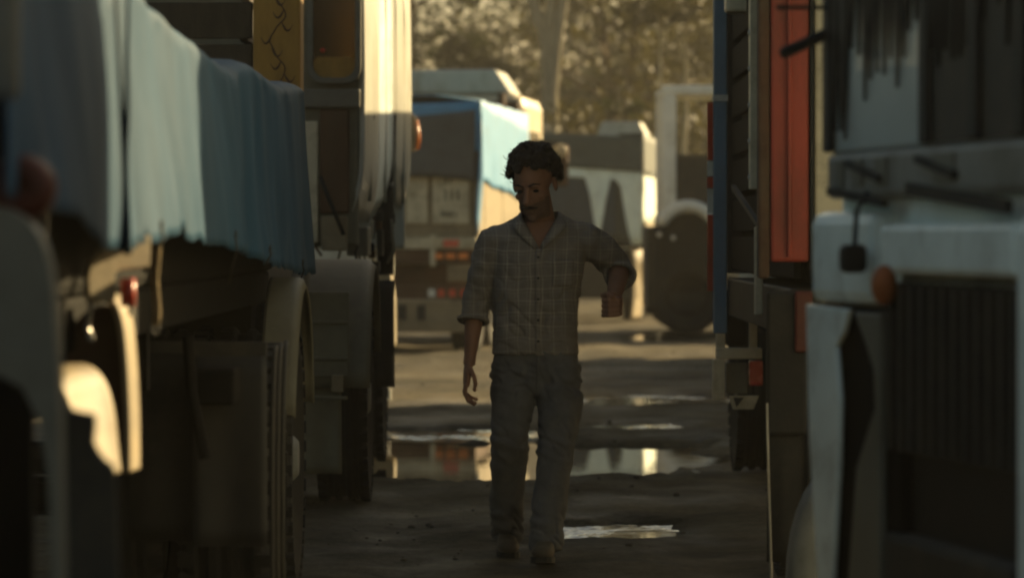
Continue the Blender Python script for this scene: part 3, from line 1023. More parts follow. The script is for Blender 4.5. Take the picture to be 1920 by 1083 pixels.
# windscreen with frame, mullions, dark spikes modelled as reflected trees
lb(MB().box(-1.0, 1.0, -.05, -.008, 1.36, 1.465), 'cowl', M['rim'], bevel=.015)
wsf = lb(MB().box(-1.02, 1.02, -.048, -.022, 1.466, 2.5), 'windscreen', M['screen'], bevel=.01)
for x in (1.0, .17, -.2, -.52):
    lb(MB().box(x - .035, x + .035, -.021, -.005, 1.47, 2.5), 'pillar', M['black'], wsf, bevel=.01)
for k in range(34):
    x = .95 - k * .055 + random.uniform(-.01, .01)
    L_ = .36 + .13 * nz(k * .45, 3) + random.uniform(-.03, .07) + (.17 if k < 3 else .06 if k < 8 else 0)
    w = random.uniform(.026, .038)
    z1 = 2.06
    vs = [(x - w, -.0185, z1), (x + w, -.0185, z1), (x + w * .45, -.0185, z1 - L_ * .6), (x + .004, -.0185, z1 - L_), (x - w * .5, -.0185, z1 - L_ * .55)]
    n = 5
    lb(MB().add(vs + [(a, b + .008, c) for a, b, c in vs], [tuple(range(n)), tuple(range(2 * n - 1, n - 1, -1))] + [(i, i + n, (i + 1) % n + n, (i + 1) % n) for i in range(n)]), 'tree_reflection_spike', M['black'], wsf)
lb(MB().box(-1.0, 1.0, -.0215, -.004, 2.05, 2.3), 'tree_reflection_band', M['black'], wsf)  # top of the dark shapes put in for tree reflections on the glass
lb(MB().box(-1.0, .13, -.0212, -.0195, 1.47, 2.3), 'darker_pane', M['darksteel'], wsf)  # darker panel over the near part of the windscreen
for x in (.78, .2):
    w = lb(MB().beam((x, -.003, 1.44), (x - .3, .0, 1.40), .016), 'wiper', M['black'])
lb(MB().beam((.93, .004, 1.378), (.42, .008, 1.345), .014, .018), 'wiper_cover', M['black'])
lb(MB().beam((.26, .0, 1.375), (-.5, .004, 1.33), .014, .028), 'cowl_seal', M['black'])
for x, w in ((.86, .03), (.70, .04), (.5, .05), (.0, .08)):
    lb(MB().box(x - w, x + w, -.007, -.002, 1.385, 1.45), 'cowl_vent', M['greyfender'], bevel=.01)
# front corner: shoulder block, seam, curved flank with dark lamp recess
lb(MB().box(.56, 1.13, -.12, .0, 1.115, 1.33), 'corner_shoulder', M['white_cold'], bevel=.03)
flank = [(1.15, 1.11), (.745, 1.105), (.80, 1.05), (.87, 1.015), (.835, .9), (.845, .75), (.9, .5), (.93, .3), (.99, .3), (1.05, .5), (1.12, .8)]
lb(MB().prism(flank, 'y', -.008, .005), 'corner_flank', M['white_cold'], bevel=.004)
lb(MB().prism([(.4, .3), (.985, .3), (1.045, .5), (1.11, .8), (1.135, 1.11), (.4, 1.11)], 'y', -.36, -.021), 'lamp_recess', M['near_black'])
inn = [(.725, 1.10), (.62, 1.03), (.55, .97), (.54, .89), (.62, .82), (.70, .75), (.77, .5), (.78, .3), (.5, .3), (.5, 1.10)]
lb(MB().prism(inn, 'y', -.02, .0), 'grille_cheek', M['greyfender'], bevel=.006)
lb(MB().box(-.5, .5, -.098, .0, 1.19, 1.30), 'nose_panel', M['white_cold'], bevel=.015)
lb(MB().box(-.49, .49, -.09, -.05, .62, 1.185), 'grille', M['black'])
gr = t.children[-1]
for k in range(12):
    x = -.46 + k * .084
    lb(MB().box(x - .012, x + .012, -.048, -.012, .8, 1.17), 'bar', M['darksteel'], gr, bevel=.004)
lb(MB().box(-.49, .49, -.07, -.005, .34, .62), 'lower_apron', M['darksteel'], bevel=.02)
lb(MB().box(-1.1, -.5, -.35, .0, .35, 1.32), 'near_corner', M['white_cold'], bevel=.04)
lb(MB().box(-1.05, .98, -.3, -.055, .3, .42), 'bumper', M['black'], bevel=.02)
lb(MB().ell((.42, .01, 1.165), (.04, .028, .045)), 'turn_signal', M['amber'], smooth=True)
mi = lb(MB().box(.54, .59, .012, .072, 1.19, 1.255), 'lower_mirror', M['black'], bevel=.015)
lb(MB().tube([(.56, .04, 1.25), (.56, .035, 1.33), (.6, .0, 1.37)], .006, 6), 'arm', M['black'], mi)
mi = lb(MB().beam((1.0, -.04, 1.765), (1.02, .10, 1.70), .028, .028), 'mirror_arm', M['black'], bevel=.01)
lb(MB().beam((1.0, -.03, 1.812), (1.02, .11, 1.812), .010, .010), 'mirror_stay', M['black'], mi)
for x in (-.88, .86):
    wheel(t, (x, -1.0, .46), .46, .26, flip=x < 0)
lb(MB().box(-1.1, 1.12, -6.8, -1.85, .95, 3.0), 'cargo_box', M['white_cold'], bevel=.02)
for x in (-.85, .85):
    wheel(t, (x, -5.4, .46), .46, .26, flip=x < 0)

# --- red box truck with blue headboard post
t = thing('box_truck', 'red-backed truck with striped blue post and cream steps on the right', 'truck', (2.0, 17.0, 0))
dR = 14.0
xr = WX(1445, dR)
MB().box(xr, WX(1518, dR), dR, dR + .06, 1.18, 3.8).build('rear_door', M['red'], t, bevel=.012)
MB().box(WX(1527, dR), 3.3, dR, dR + .06, 1.18, 3.8).build('rear_door', M['cream'], t, bevel=.012)
MB().box(WX(1519, dR), WX(1526, dR), dR - .01, dR + .05, 1.15, 3.8).build('door_bar', M['black'], t)
MB().tube([(WX(1480, dR), dR - .02, 1.2), (WX(1480, dR), dR - .02, 3.78)], .01, 6).build('lock_rod', M['red'], t)
MB().box(WX(1422, dR), xr - .004, dR + .0, dR + .1, 1.12, 3.8).build('corner_post', M['rust'], t, bevel=.01)
for k in range(15):
    z = 1.12 + k * .178
    MB().box(1.035, 1.065, dR + .1, 18.1, z, z + .15).build('board', M['near_black'], t, bevel=.005)
MB().box(1.08, 3.3, dR + .1, 18.1, 1.1, 3.75).build('load', M['near_black'], t, bevel=.04)
po = MB().box(WX(1405, 16.0), WX(1420, 16.0), 15.97, 16.05, WZ(355, 16), 2.62).build('stake', M['cream'], t, bevel=.006)
for k in range(7):
    MB().ell((WX(1405, 16.0), 15.99, 1.52 + k * .15), (.008, .01, .012)).build('stud', M['steel'], po)
MB().box(WX(1415, 15.2), WX(1430, 15.2), 15.17, 15.24, WZ(590, 15.2), WZ(425, 15.2)).build('stake', M['cream'], t, bevel=.006)
MB().beam((WX(1375, 17), 17.0, WZ(350, 17)), (WX(1425, 15.6), 15.6, WZ(425, 15.6)), .02).build('brace', M['darksteel'], t)
hp = MB().box(WX(1338, 18.2), WX(1363, 18.2), 18.2, 18.26, WZ(625, 18.2), 2.75).build('headboard_post', M['blue'], t, bevel=.006)
MB().box(WX(1338, 18.2) - .004, WX(1363, 18.2) + .004, 18.19, 18.27, WZ(190, 18.2), WZ(178, 18.2)).build('band', M['whitepaint'], hp)
for a, b, mt in ((192, 300, 'redpaint'), (302, 330, 'whitepaint'), (332, 352, 'redpaint'), (354, 400, 'whitepaint'), (402, 545, 'redpaint')):
    MB().box(WX(1327, 18.2), WX(1337, 18.2), 18.205, 18.25, WZ(b, 18.2), WZ(a, 18.2)).build('reflective_stripe', M[mt], hp)
MB().box(WX(1364, 18.2), 3.2, 18.2, 18.25, 1.1, 2.75).build('headboard', M['black'], t)
MB().box(WX(1360, 17.0), WX(1410, 17.0), 16.95, 17.1, WZ(24, 17), 2.5).build('roof_lamp', M['cream'], t, bevel=.015)
# under the bed: cream step ladder, lamp, hazard board, flap, wheel
dS = 18.4
for a, b in ((1343, 1360), (1405, 1420)):
    MB().box(WX(a, dS), WX(b, dS), dS, dS + .05, WZ(655, dS), WZ(540, dS)).build('step_rail', M['cream'], t, bevel=.005)
MB().box(WX(1343, dS), WX(1428, dS), dS - .03, dS + .08, WZ(672, dS), WZ(652, dS)).build('step', M['cream'], t, bevel=.006)
MB().box(WX(1337, dS), WX(1358, dS), dS - .03, dS + .06, WZ(748, dS), WZ(673, dS)).build('step_rail', M['cream'], t, bevel=.006)
MB().box(WX(1362, dS), WX(1402, dS), dS + .02, dS + .06, WZ(738, dS), WZ(680, dS)).build('step_panel', M['olive'], t, bevel=.006)
MB().box(WX(1405, dS), WX(1430, dS), dS - .02, dS + .06, WZ(722, dS), WZ(676, dS)).build('tail_lamp', M['redlamp'], t, bevel=.008)
hz = MB().prism([(WX(a, dS), WZ(b, dS)) for a, b in ((1366, 741), (1422, 741), (1412, 766), (1374, 766))], 'y', dS - .04, dS - .01).build('hazard_board', M['cream'], t)
MB().prism([(WX(a, dS), WZ(b, dS)) for a, b in ((1374, 744), (1394, 744), (1380, 762))], 'y', dS - .046, dS - .0405).build('stripe', M['ink'], hz)
MB().box(WX(1362, dS), WX(1404, dS), dS + .1, dS + .3, WZ(650, dS), WZ(540, dS)).build('air_tank', M['black'], t, bevel=.02)
MB().box(1.02, 3.2, 14.12, 18.15, .9, 1.08).build('bed_frame', M['black'], t, bevel=.01)
MB().box(1.32, 3.2, 19.0, 22.4, .8, 3.55).build('cab', M['blue'], t, bevel=.08)
MB().box(1.5, 3.2, 18.3, 18.98, .45, 1.5).build('sun_gap_blocker', M['near_black'], t)  # added block, stops low sun passing between bed and cab
mudflap(t, WX(1440, 13.6), WX(1502, 13.6), 13.62, .12, .62, M['black'])
MB().box(WX(1437, 13.6), WX(1512, 13.6), 13.58, 13.63, WZ(815, 13.6), WZ(545, 13.6)).build('rear_plate', M['black'], t, bevel=.012)
MB().box(WX(1488, 13.6), WX(1522, 13.6), 13.55, 13.6 - .025, WZ(660, 13.6), WZ(545, 13.6)).build('tail_lamp', M['browncap'], t, bevel=.01)
MB().tube([(WX(1438, 13.5), 13.5, WZ(755, 13.5)), (WX(1441, 13.5), 13.5, WZ(900, 13.5)), (WX(1447, 13.5), 13.5, WZ(1120, 13.5))], .005, 6).build('hanging_cable', M['steel'], t)
wheel(t, (1.12 - 2.0, 14.5 - 17, .48), .48, .24, flip=True)
wheel(t, (1.40 - 2.0, 14.5 - 17, .48), .48, .24, flip=True)
wheel(t, (2.9 - 2.0, 14.5 - 17, .48), .48, .24)
wheel(t, (1.34 - 2.0, 21.0 - 17, .48), .48, .26, flip=True)
wheel(t, (2.9 - 2.0, 21.0 - 17, .48), .48, .26)
MB().loft([((WX(1572, 12.9), y, WZ(1100, 12.9)), (a, 0, 0), (0, 0, b)) for y, a, b in ((12.9, .10, .30), (12.92, .15, .375), (12.97, .165, .39), (13.1, .165, .39))], 28).build('spare_wheel_cover', M['rim'], t, smooth=True)

# --- unseen flatbed trailer, added to shade the right side of the lane
t = thing('flatbed_trailer', 'unseen low flatbed trailer added behind the right-hand row to shade the ground', 'trailer', (3.5, 37.5, 0))
MB().box(2.3, 4.7, 33.0, 42.0, .86, 1.0).build('unseen_trailer_deck', M['wood'], t, bevel=.01)
MB().box(2.35, 2.4, 33.0, 42.0, .5, .855).build('unseen_trailer_skirt', M['darksteel'], t)
for y in (34.5, 40.5):
    for x in (2.6, 4.4):
        wheel(t, (x - 3.5, y - 37.5, .42), .42, .26, flip=x < 3.5)

# --- unseen box truck, added behind the row to shade the lane
t = thing('box_truck', 'unseen tall box truck added behind the red-backed truck to shade the lane', 'truck', (2.9, 27.0, 0))
MB().box(1.72, 4.1, 23.4, 31.4, .95, 3.3).build('cargo_box', M['greyfender'], t, bevel=.02)
MB().box(2.0, 3.8, 23.5, 31.2, .7, .94).build('chassis', M['black'], t)
for y in (24.6, 30.0):
    for x in (1.9, 3.9):
        wheel(t, (x - 2.9, y - 27.0, .48), .48, .26, flip=x < 2.9)

# --- far cab with open window, nose to the lane
t = thing('truck', 'far white truck cab with see-through window beside the blue post', 'truck', (3.2, 51.8, 0))
dC = 51.0
for yy in (dC, 53.1):
    sg = MB().box(WX(1241, dC), WX(1268, dC), yy, yy + .08, 1.6, WZ(178, dC)).build('pillar', M['purewhite'], t, bevel=.02)
    MB().box(WX(1241, dC), 4.2, yy + .002, yy + .082, WZ(177, dC), WZ(160, dC)).build('window_rail', M['purewhite'], t, bevel=.02)
    MB().box(3.25, 4.2, yy, yy + .08, 1.6, WZ(178, dC)).build('rear_quarter', M['purewhite'], t, bevel=.02)
    MB().box(WX(1269, dC), 3.245, yy, yy + .07, 1.72, WZ(290, dC)).build('door', M['darksteel'], t, bevel=.02)
MB().box(WX(1248, dC), 4.2, dC + .09, 53.09, WZ(168, dC), WZ(161, dC)).build('roof', M['purewhite'], t, bevel=.01)
MB().box(2.6, 3.2, dC + .4, 52.8, 1.5, 2.3).build('seat', M['black'], t, bevel=.08)
MB().tube([(WX(1290, dC) + .42 * cos(a), dC - .03, 1.22 + .47 * sin(a)) for a in np.linspace(2.7, .3, 18)], [.03] + [.085] * 16 + [.05], 10).build('wheel_arch', M['purewhite'], t, smooth=True)
MB().box(WX(1214, dC), WX(1238, dC), dC, 53.1, .3, 1.42).build('bumper', M['black'], t, bevel=.05)
MB().box(WX(1236, dC), 4.3, dC + .35, 52.8, .55, 1.6).build('engine_bay', M['black'], t, bevel=.05)
for a, b in ((1236, 440), (1262, 446)):
    MB().ell((WX(a, dC), dC - .02, WZ(b, dC)), (.035, .03, .035)).build('lamp', M['whitelamp'], t, smooth=True)
MB().box(2.0, 4.2, 51.1, 53.0, .3, .54).build('chassis', M['black'], t)
wheel(t, (WX(1290, dC) - 3.2, -.6, .52), .52, .28, pi / 2, rim=M['near_black'])
wheel(t, (WX(1290, dC) - 3.2, 1.1, .52), .52, .28, pi / 2, rim=M['near_black'])
MB().box(4.4, 9.5, 50.9, 53.2, .9, 2.9).build('cargo_box', M['tarpgrey'], t, bevel=.03)
wheel(t, (4.6, -.5, .52), .52, .28, pi / 2)

# ------------------------------------------------------------------ FAR TRUCKS
# --- truck with blue and charcoal tarpaulins
rzT = -math.atan2(.116, .993)
t = thing('tarp_truck', 'far truck with bright blue and charcoal tarpaulin over a lettered tailgate', 'truck', (-1.591, 42.645, 0), rzT)
Hz = lambda py: CAMZ - (py - 445) / 169.4
lx = lambda px: ((px - 960) / 169.0 + 1.591) / .993


def lb(mb, name, mat, par=None, **k):
    return mb.build(name, mat, par or t, world=False, **k)


tailgate = lb(MB().box(-1.2, 1.17, .02, .06, 1.28, 2.05), 'tailgate', M['tan'])
for x0, x1 in ((-1.15, -.62), (-.58, -.05), (-.01, .38), (.42, .66), (.715, 1.125)):
    lb(MB().box(x0, x1, -.015, .018, 1.42, 2.0), 'panel', M['cream'], tailgate, bevel=.01)
# lettering on the right panel: three worn painted lines
def strokes(segs, x0, z0, w, h, th=.014):
    mb = MB()
    for (a, b, c, d) in segs:
        mb.beam((x0 + a * w, -.0165, z0 + b * h), (x0 + c * w, -.0165, z0 + d * h), th, .004)
    return mb


GL = {'T': [(0, 1, 1, 1), (.5, 0, .5, 1)], 'F': [(0, 0, 0, 1), (0, 1, 1, 1), (0, .55, .8, .55)], '1': [(.5, 0, .5, 1), (.2, .8, .5, 1)], 'H': [(0, 0, 0, 1), (1, 0, 1, 1), (0, .5, 1, .5)],
      'R': [(0, 0, 0, 1), (0, 1, .9, 1), (.9, 1, .9, .55), (0, .55, .9, .55), (.4, .55, 1, 0)], 'U': [(0, 1, 0, 0), (0, 0, 1, 0), (1, 0, 1, 1)], 'A': [(0, 0, .5, 1), (.5, 1, 1, 0), (.25, .4, .75, .4)]}
for txt, x0, z0, w, h, g in (('TF', .84, 1.86, .06, .07, .08), ('1H', .83, 1.68, .07, .12, .10), ('RUTA', .82, 1.50, .035, .05, .047)):
    mb = MB()
    for i, ch in enumerate(txt):
        for (a, b, c, d) in GL[ch]:
            mb.beam((x0 + i * g + a * w, -.018, z0 + b * h), (x0 + i * g + c * w, -.018, z0 + d * h), .016, .004)
    lb(mb, 'lettering', M['ink'], tailgate)
rail = lb(MB().box(-1.24, 1.22, -.06, .01, 1.14, 1.27), 'tail_rail', M['cream'], bevel=.012)
lb(MB().box(lx(833), lx(862), -.075, -.061, Hz(463), Hz(449)), 'marker_lamp', M['redlamp'], rail)
for a in (815, 838, 861):
    lb(MB().box(lx(a), lx(a + 17), -.085, -.021, 1.03, 1.10), 'puddle_reflection_block', M['orangelamp'], t, bevel=.008)  # added blocks, put in for their orange reflection in the puddle
lb(MB().box(lx(808), lx(818), -.09, .02, .95, 1.3), 'latch', M['cream'], bevel=.01)
lb(MB().box(-1.2, 1.2, -.02, 4.6, .98, 1.13), 'bed', M['rust'], bevel=.01)
lb(MB().box(-1.15, 1.15, .25, .35, .62, .97), 'rear_frame', M['rust'], bevel=.01)
lb(MB().box(lx(838), lx(890), .0, .06, Hz(528), Hz(492)), 'number_board', M['tan'], bevel=.01)
bar = lb(MB().box(-1.15, 1.16, -.05, .05, Hz(560), Hz(536)), 'reflector_bar', M['rust'], bevel=.01)
for a, mt in ((804, 'whitelamp'), (822, 'redlamp'), (843, 'redlamp'), (864, 'redlamp')):
    lb(MB().box(lx(a), lx(a + 13), -.0185, -.052, Hz(556), Hz(542)), 'reflector', M[mt], bar)
bp = lb(MB().box(-1.15, 1.15, -.06, .1, .22, .58), 'bumper', M['tan'], bevel=.02)
for a in (748, 783):
    lb(MB().box(lx(a), lx(a + 16), -.068, -.062, Hz(600), Hz(572)), 'bumper_slot', M['black'], bp)
lb(MB().box(lx(800), 1.1, -.09, -.065, .22, .38), 'lower_board', M['tan'], bevel=.01)
lb(MB().box(-1.18, 1.18, .05, 4.6, 1.28, 2.7), 'load', M['tarpgrey'], bevel=.05)


def blue_back(u, v):
    x = -1.24 + 2.48 * u
    z = 2.80 + .03 * sin(u * 7) - (.55) * v - .08 * abs(u - .5)
    return (x, -.02 + .02 * nz(u * 8, v * 2) - .02 * v, z)


lb(MB().grid(blue_back, 24, 8), 'blue_tarpaulin', M['tarpblue'], smooth=True, thick=.01)


def grey_back(u, v):
    x = -1.22 + 2.42 * u
    zt = 2.42 + .29 * u + .03 * sin(u * 5)
    zb = 1.84 + .13 * sin(u * pi * .9) * (.4 + u) * .8 + .02 * nz(u * 9)
    return (x, -.06 - .03 * v + .025 * nz(u * 7, v * 1.5, 2), zt + (zb - zt) * v)


lb(MB().grid(grey_back, 30, 10), 'charcoal_tarpaulin', M['tarpgrey'], smooth=True, thick=.01)


def blue_side(u, v):
    y = -.03 + 4.75 * u
    if v < .75:
        k = v / .75
        z = 1.9 + .035 * nz(y * 1.2) - .2 * u + (2.78 - 1.9) * k
        return (1.25 + .03 * nz(y * 2.2, k, 5) * (1.2 - k), y, z)
    k = (v - .75) / .25
    return (1.25 - 2.45 * k, y, 2.78 + .06 * sin(min(1, k * 6) * pi / 2) + .02 * nz(y * 2, k * 5))


lb(MB().grid(blue_side, 40, 20), 'blue_tarpaulin', M['tarpblue'], smooth=True, thick=.01)
lb(MB().grid(lambda u, v: (1.27 - .06 * u + .01 * v, -.05 + .08 * v, 1.95 - .75 * u * (.6 + .4 * v) + .7 * (1 - v) * (1 - u)), 10, 3), 'corner_flap', M['tarpblue'], smooth=True, thick=.01)
for k, (y0, y1) in enumerate(((.0, .45), (.5, 2.2), (2.25, 4.6))):
    lb(MB().box(1.19, 1.235, y0, y1, 1.2, 1.93 - .05 * k), 'side_board', M['fender'], bevel=.01)
lb(MB().box(1.15, 1.22, 1.1, 4.4, .75, 1.12), 'side_guard', M['tan'], bevel=.02)
lb(MB().box(-1.17, 1.17, 5.15, 7.2, .8, 3.05), 'cab', M['cream'], bevel=.16)
df = lb(MB().prism([(-.98, 3.06), (.98, 3.06), (.78, 3.36), (-.78, 3.36)], 'y', 5.3, 6.4), 'roof_deflector', M['white'], bevel=.03)
lb(MB().box(-1.1, 1.1, 5.0, 5.14, 1.3, 2.95), 'headboard', M['rust'], bevel=.02)
lb(MB().box(1.172, 1.185, 5.6, 6.6, 1.9, 2.6), 'side_window', M['glass'], bevel=.006)
lb(MB().tube([(.9, 4.9, 1.3), (.9, 4.9, 3.05)], .05, 10), 'exhaust_stack', M['rust'], smooth=True)
mi = lb(MB().box(1.36, 1.56, 6.5, 6.6, 1.92, 2.45), 'mirror', M['rust'], bevel=.03)
lb(MB().ell((1.46, 6.45, 2.37), (.09, .04, .09)), 'lens', M['cream'], mi, smooth=True)
lb(MB().tube([(1.16, 6.55, 2.5), (1.46, 6.55, 2.47)], .02), 'arm', M['black'], mi)
for y in (1.0, 2.2, 6.2):
    for x in (-.98, .98):
        wheel(t, (x, y, .47), .47, .28, flip=x < 0)

# --- farthest truck
t = thing('tarp_truck', 'farthest truck with dark tarpaulin over a ragged pale one', 'truck', (.78, 57.6, 0), -R(5.4))
lb(MB().box(-1.15, 1.15, .05, 4.5, 1.25, 2.6), 'load', M['tarpgreen'], bevel=.06)
lb(MB().box(-1.16, 1.16, 5.0, 6.9, .8, 2.85), 'cab', M['white_cold'], bevel=.12)
lb(MB().prism([(.1, 2.86), (.98, 2.86), (.82, 3.16), (.2, 3.16)], 'y', 5.2, 6.2), 'roof_deflector', M['white'], bevel=.03)


def drape(x0, x1, zt, zb, y, ph):
    def fn(u, v):
        x = x0 + (x1 - x0) * u
        a, b = zt(u), zb(u)
        return (x, y - .03 * v + .03 * nz(x * 4, v * 2, ph), a + (b - a) * v)
    return MB().grid(fn, 30, 8)


lb(drape(-1.17, 1.18, lambda u: 2.83 - .1 * abs(u - .45), lambda u: 2.34 - .16 * max(0, u - .4), -.03, 1), 'dark_tarpaulin', M['tarpgreen'], smooth=True, thick=.01)
lb(drape(-1.16, 1.17, lambda u: 2.36 - .16 * max(0, u - .4), lambda u: 2.2 - .16 * max(0, u - .4) - 1.05 * max(0, 1 - abs(u - .72) / .07) ** 1 - .95 * max(0, min(1, (u - .86) / .06)), -.02, 2), 'pale_tarpaulin', M['tarppale'], smooth=True, thick=.01)


def pside(u, v):
    y = -.02 + 4.7 * u
    return (1.18 + .03 * nz(y * 2, v * 2), y, 1.5 + .05 * nz(y * 2) + .75 * v)


lb(MB().grid(pside, 24, 8), 'pale_tarpaulin', M['tarppale'], smooth=True, thick=.01)
lb(MB().grid(lambda u, v: (1.19 + .02 * nz(u * 6, v) - 1.0 * max(0, v - .6), -.03 + 4.75 * u, 2.2 + .62 * min(1, v / .6)), 24, 10), 'dark_tarpaulin', M['tarpgreen'], smooth=True, thick=.01)
lb(MB().box(-1.1, .78, -.01, .045, 1.3, 2.25), 'blue_sheet', M['navy'], bevel=.01)
lb(MB().box(-1.16, 1.2, -.04, 4.6, 1.12, 1.24), 'bed', M['black'], bevel=.01)
for k in range(3):
    lb(MB().box(1.2, 1.235, .0 + k * 1.5, 1.46 + k * 1.5, 1.25, 1.5), 'side_board', M['fender'], bevel=.01)
lb(MB().box(-1.1, 1.1, .1, .2, .35, 1.1), 'rear_frame', M['darksteel'], bevel=.01)


def fguard(u, v):
    z = 1.15 - 1.1 * u
    w = .05 + .13 * math.exp(-((u - .2) / .17) ** 2)
    return (1.0 + .05 * sin(u * 3) + w * 1.9 * v, -.12 + .75 * v, z)


lb(MB().grid(fguard, 20, 6), 'mudguard', M['fender'], smooth=True, thick=.02)
for y in (1.4, 6.0):
    for x in (-.95, .95):
        wheel(t, (x, y, .48), .48, .28, flip=x < 0)
# ------------------------------------------------------------------ TREES
def leaves(mb, c, rad, n, size, rng, squash=.8):
    for _ in range(n):
        while True:
            p = Vector((rng.uniform(-1, 1), rng.uniform(-1, 1), rng.uniform(-1, 1)))
            if p.length <= 1:
                break
        p = c + Vector((p.x * rad, p.y * rad, p.z * rad * squash))
        u = Vector((rng.gauss(0, 1), rng.gauss(0, 1), rng.gauss(0, 1))).normalized()
        w = u.cross(Vector((rng.gauss(0, 1), rng.gauss(0, 1), rng.gauss(0, 1)))).normalized()
        s = size * rng.uniform(.6, 1.4)
        mb.add([p - u * s, p + w * s * .45, p + u * s, p - w * s * .45], [(0, 1, 2, 3)])


def tree(label, x, y, h, tr, crown0, spread, leaf, bark, seed, nl=60, size=.11, stems=1, nb=16, lean=0.0, group='trees behind the yard', name='tree'):
    rng = random.Random(seed)
    t = thing(name, label, 'tree', (x, y, 0), 0, group)
    tips = []
    trunk = MB()
    for s in range(stems):
        top = Vector((lean * h + (s - (stems - 1) / 2) * .22 * h * (.5 if stems > 1 else 0) + rng.uniform(-.2, .2), rng.uniform(-.4, .4), h * .85))
        fork = crown0 * .75
        P = []
        for i in range(9):
            k = i / 8
            z = top.z * k
            f = max(0, (z - fork) / (top.z - fork)) if stems > 1 else k
            P.append(Vector((top.x * f + .09 * nz(z * .9, seed + s) * (k > 0), top.y * f + .09 * nz(z * .9, seed + 7 + s), z)))
        trunk.tube(P, [tr * (1.25 - .05 * min(i, 1) * 3 - .95 * i / 8) if i else tr * 1.35 for i in range(9)], 9)
        for b in range(nb // stems):
            z0 = crown0 + (h * .8 - crown0) * (b + rng.random()) / (nb / stems)
            k = z0 / top.z * 8
            i = min(int(k), 7)
            base = P[i].lerp(P[i + 1], k - i)
            a = b * 2.4 + rng.uniform(-.4, .4)
            rel = (z0 - crown0) / max(.1, h - crown0)
            L_ = spread * (1 - .55 * rel) * rng.uniform(.65, 1.1)
            tip = base + Vector((cos(a) * L_, sin(a) * L_, L_ * rng.uniform(.15, .55)))
            mid = base.lerp(tip, .5) + Vector((0, 0, .12 * L_ * rng.uniform(-.5, 1)))
            trunk.tube([base, mid, tip], [tr * .34, tr * .2, tr * .06], 5)
            tips += [(tip, .30 * spread), (mid.lerp(tip, .5) + Vector((rng.uniform(-.4, .4), rng.uniform(-.4, .4), rng.uniform(0, .4))) * spread * .3, .26 * spread)]
            if rng.random() < .6:
                t2 = mid + Vector((rng.uniform(-1, 1), rng.uniform(-1, 1), rng.uniform(-.1, .7))) * L_ * .45
                trunk.tube([mid, t2], [tr * .16, tr * .05], 5)
                tips.append((t2, .24 * spread))
        tips.append((top + Vector((0, 0, .1 * h)), .3 * spread))
    trunk.build('trunk', bark, t, smooth=True, world=False)
    cr = MB()
    for c, r in tips:
        leaves(cr, c, r, nl, size, rng)
    cr.build('crown', leaf, t, world=False)
    return t


tree('pale forked gum tree rising above the blue-tarped truck cab', .75, 76, 12, .2, 6.3, 2.6, M['leaf_olive'], M['bark'], 3, 46, .10, 3, 20)
tree('loose olive tree with sky gaps at the left of the tree line', -2.2, 86, 9.5, .16, 2.8, 2.7, M['leaf_olive'], M['barkdark'], 11, 46, .11, 1, 22)
tree('narrow dark evergreen behind the roof deflector', -.75, 80, 6.6, .12, 2.0, 1.0, M['leaf_dark'], M['barkdark'], 14, 75, .09, 1, 26)
tree('broad golden-olive tree in the middle of the tree line', 2.6, 90, 10, .2, 2.4, 3.4, M['leaf_gold'], M['barkdark'], 21, 70, .11, 2, 26)
tree('golden-olive tree behind the see-through cab window', 5.4, 84, 9, .17, 2.0, 2.8, M['leaf_gold'], M['bark'], 33, 70, .11, 1, 24)
tree('far brown-trunked olive tree over the farthest truck', 1.2, 104, 11, .18, 2.6, 3.6, M['leaf_olive'], M['barkdark'], 41, 80, .12, 1, 28)
tree('far olive tree half hidden by the white cab', -4.6, 98, 10, .2, 2.4, 3.3, M['leaf_olive'], M['barkdark'], 52, 60, .12, 1, 26)
tree('far olive tree above the right-hand cab', 6.2, 108, 11, .2, 2.2, 3.6, M['leaf_olive'], M['barkdark'], 61, 75, .12, 1, 28)
tree('bright golden shrub left of the farthest roof deflector', 1.15, 71, 3.7, .05, .9, 1.15, M['leaf_gold'], M['barkdark'], 71, 75, .07, 2, 18, name='shrub')
tree('small dark shrub right above the farthest roof deflector', 2.1, 73.5, 3.95, .05, .9, .75, M['leaf_dark'], M['barkdark'], 81, 80, .07, 2, 16, name='shrub')
tree('slim sunlit pale sapling left of two above the far cab', 2.79, 69, 6.5, .075, 4.9, .8, M['leaf_gold'], M['bark'], 91, 24, .08, 1, 8, name='sapling')
tree('slim sunlit pale sapling seen through the far cab window', 3.16, 69.5, 6.8, .085, 4.9, .8, M['leaf_gold'], M['bark'], 95, 24, .08, 1, 8, lean=-.02, name='sapling')
wd = MB()
rng = random.Random(5)
for i in range(900):
    x = rng.uniform(-14, 18)
    zt = 6.6 + 1.2 * nz(x * .35, 2) + 1.0 * nz(x * 1.1, 5) - (2.6 if -5 < x < .6 else 0)
    leaves(wd, Vector((x, rng.uniform(124, 134), .4 + (zt - .4) * rng.random() ** .8)), 1.0, 46, .2, rng)
w = wd.build('woodland', M['leaf_olive'])
w['kind'] = 'stuff'
w['label'] = 'far band of olive woodland behind the single trees'
w['category'] = 'woodland'


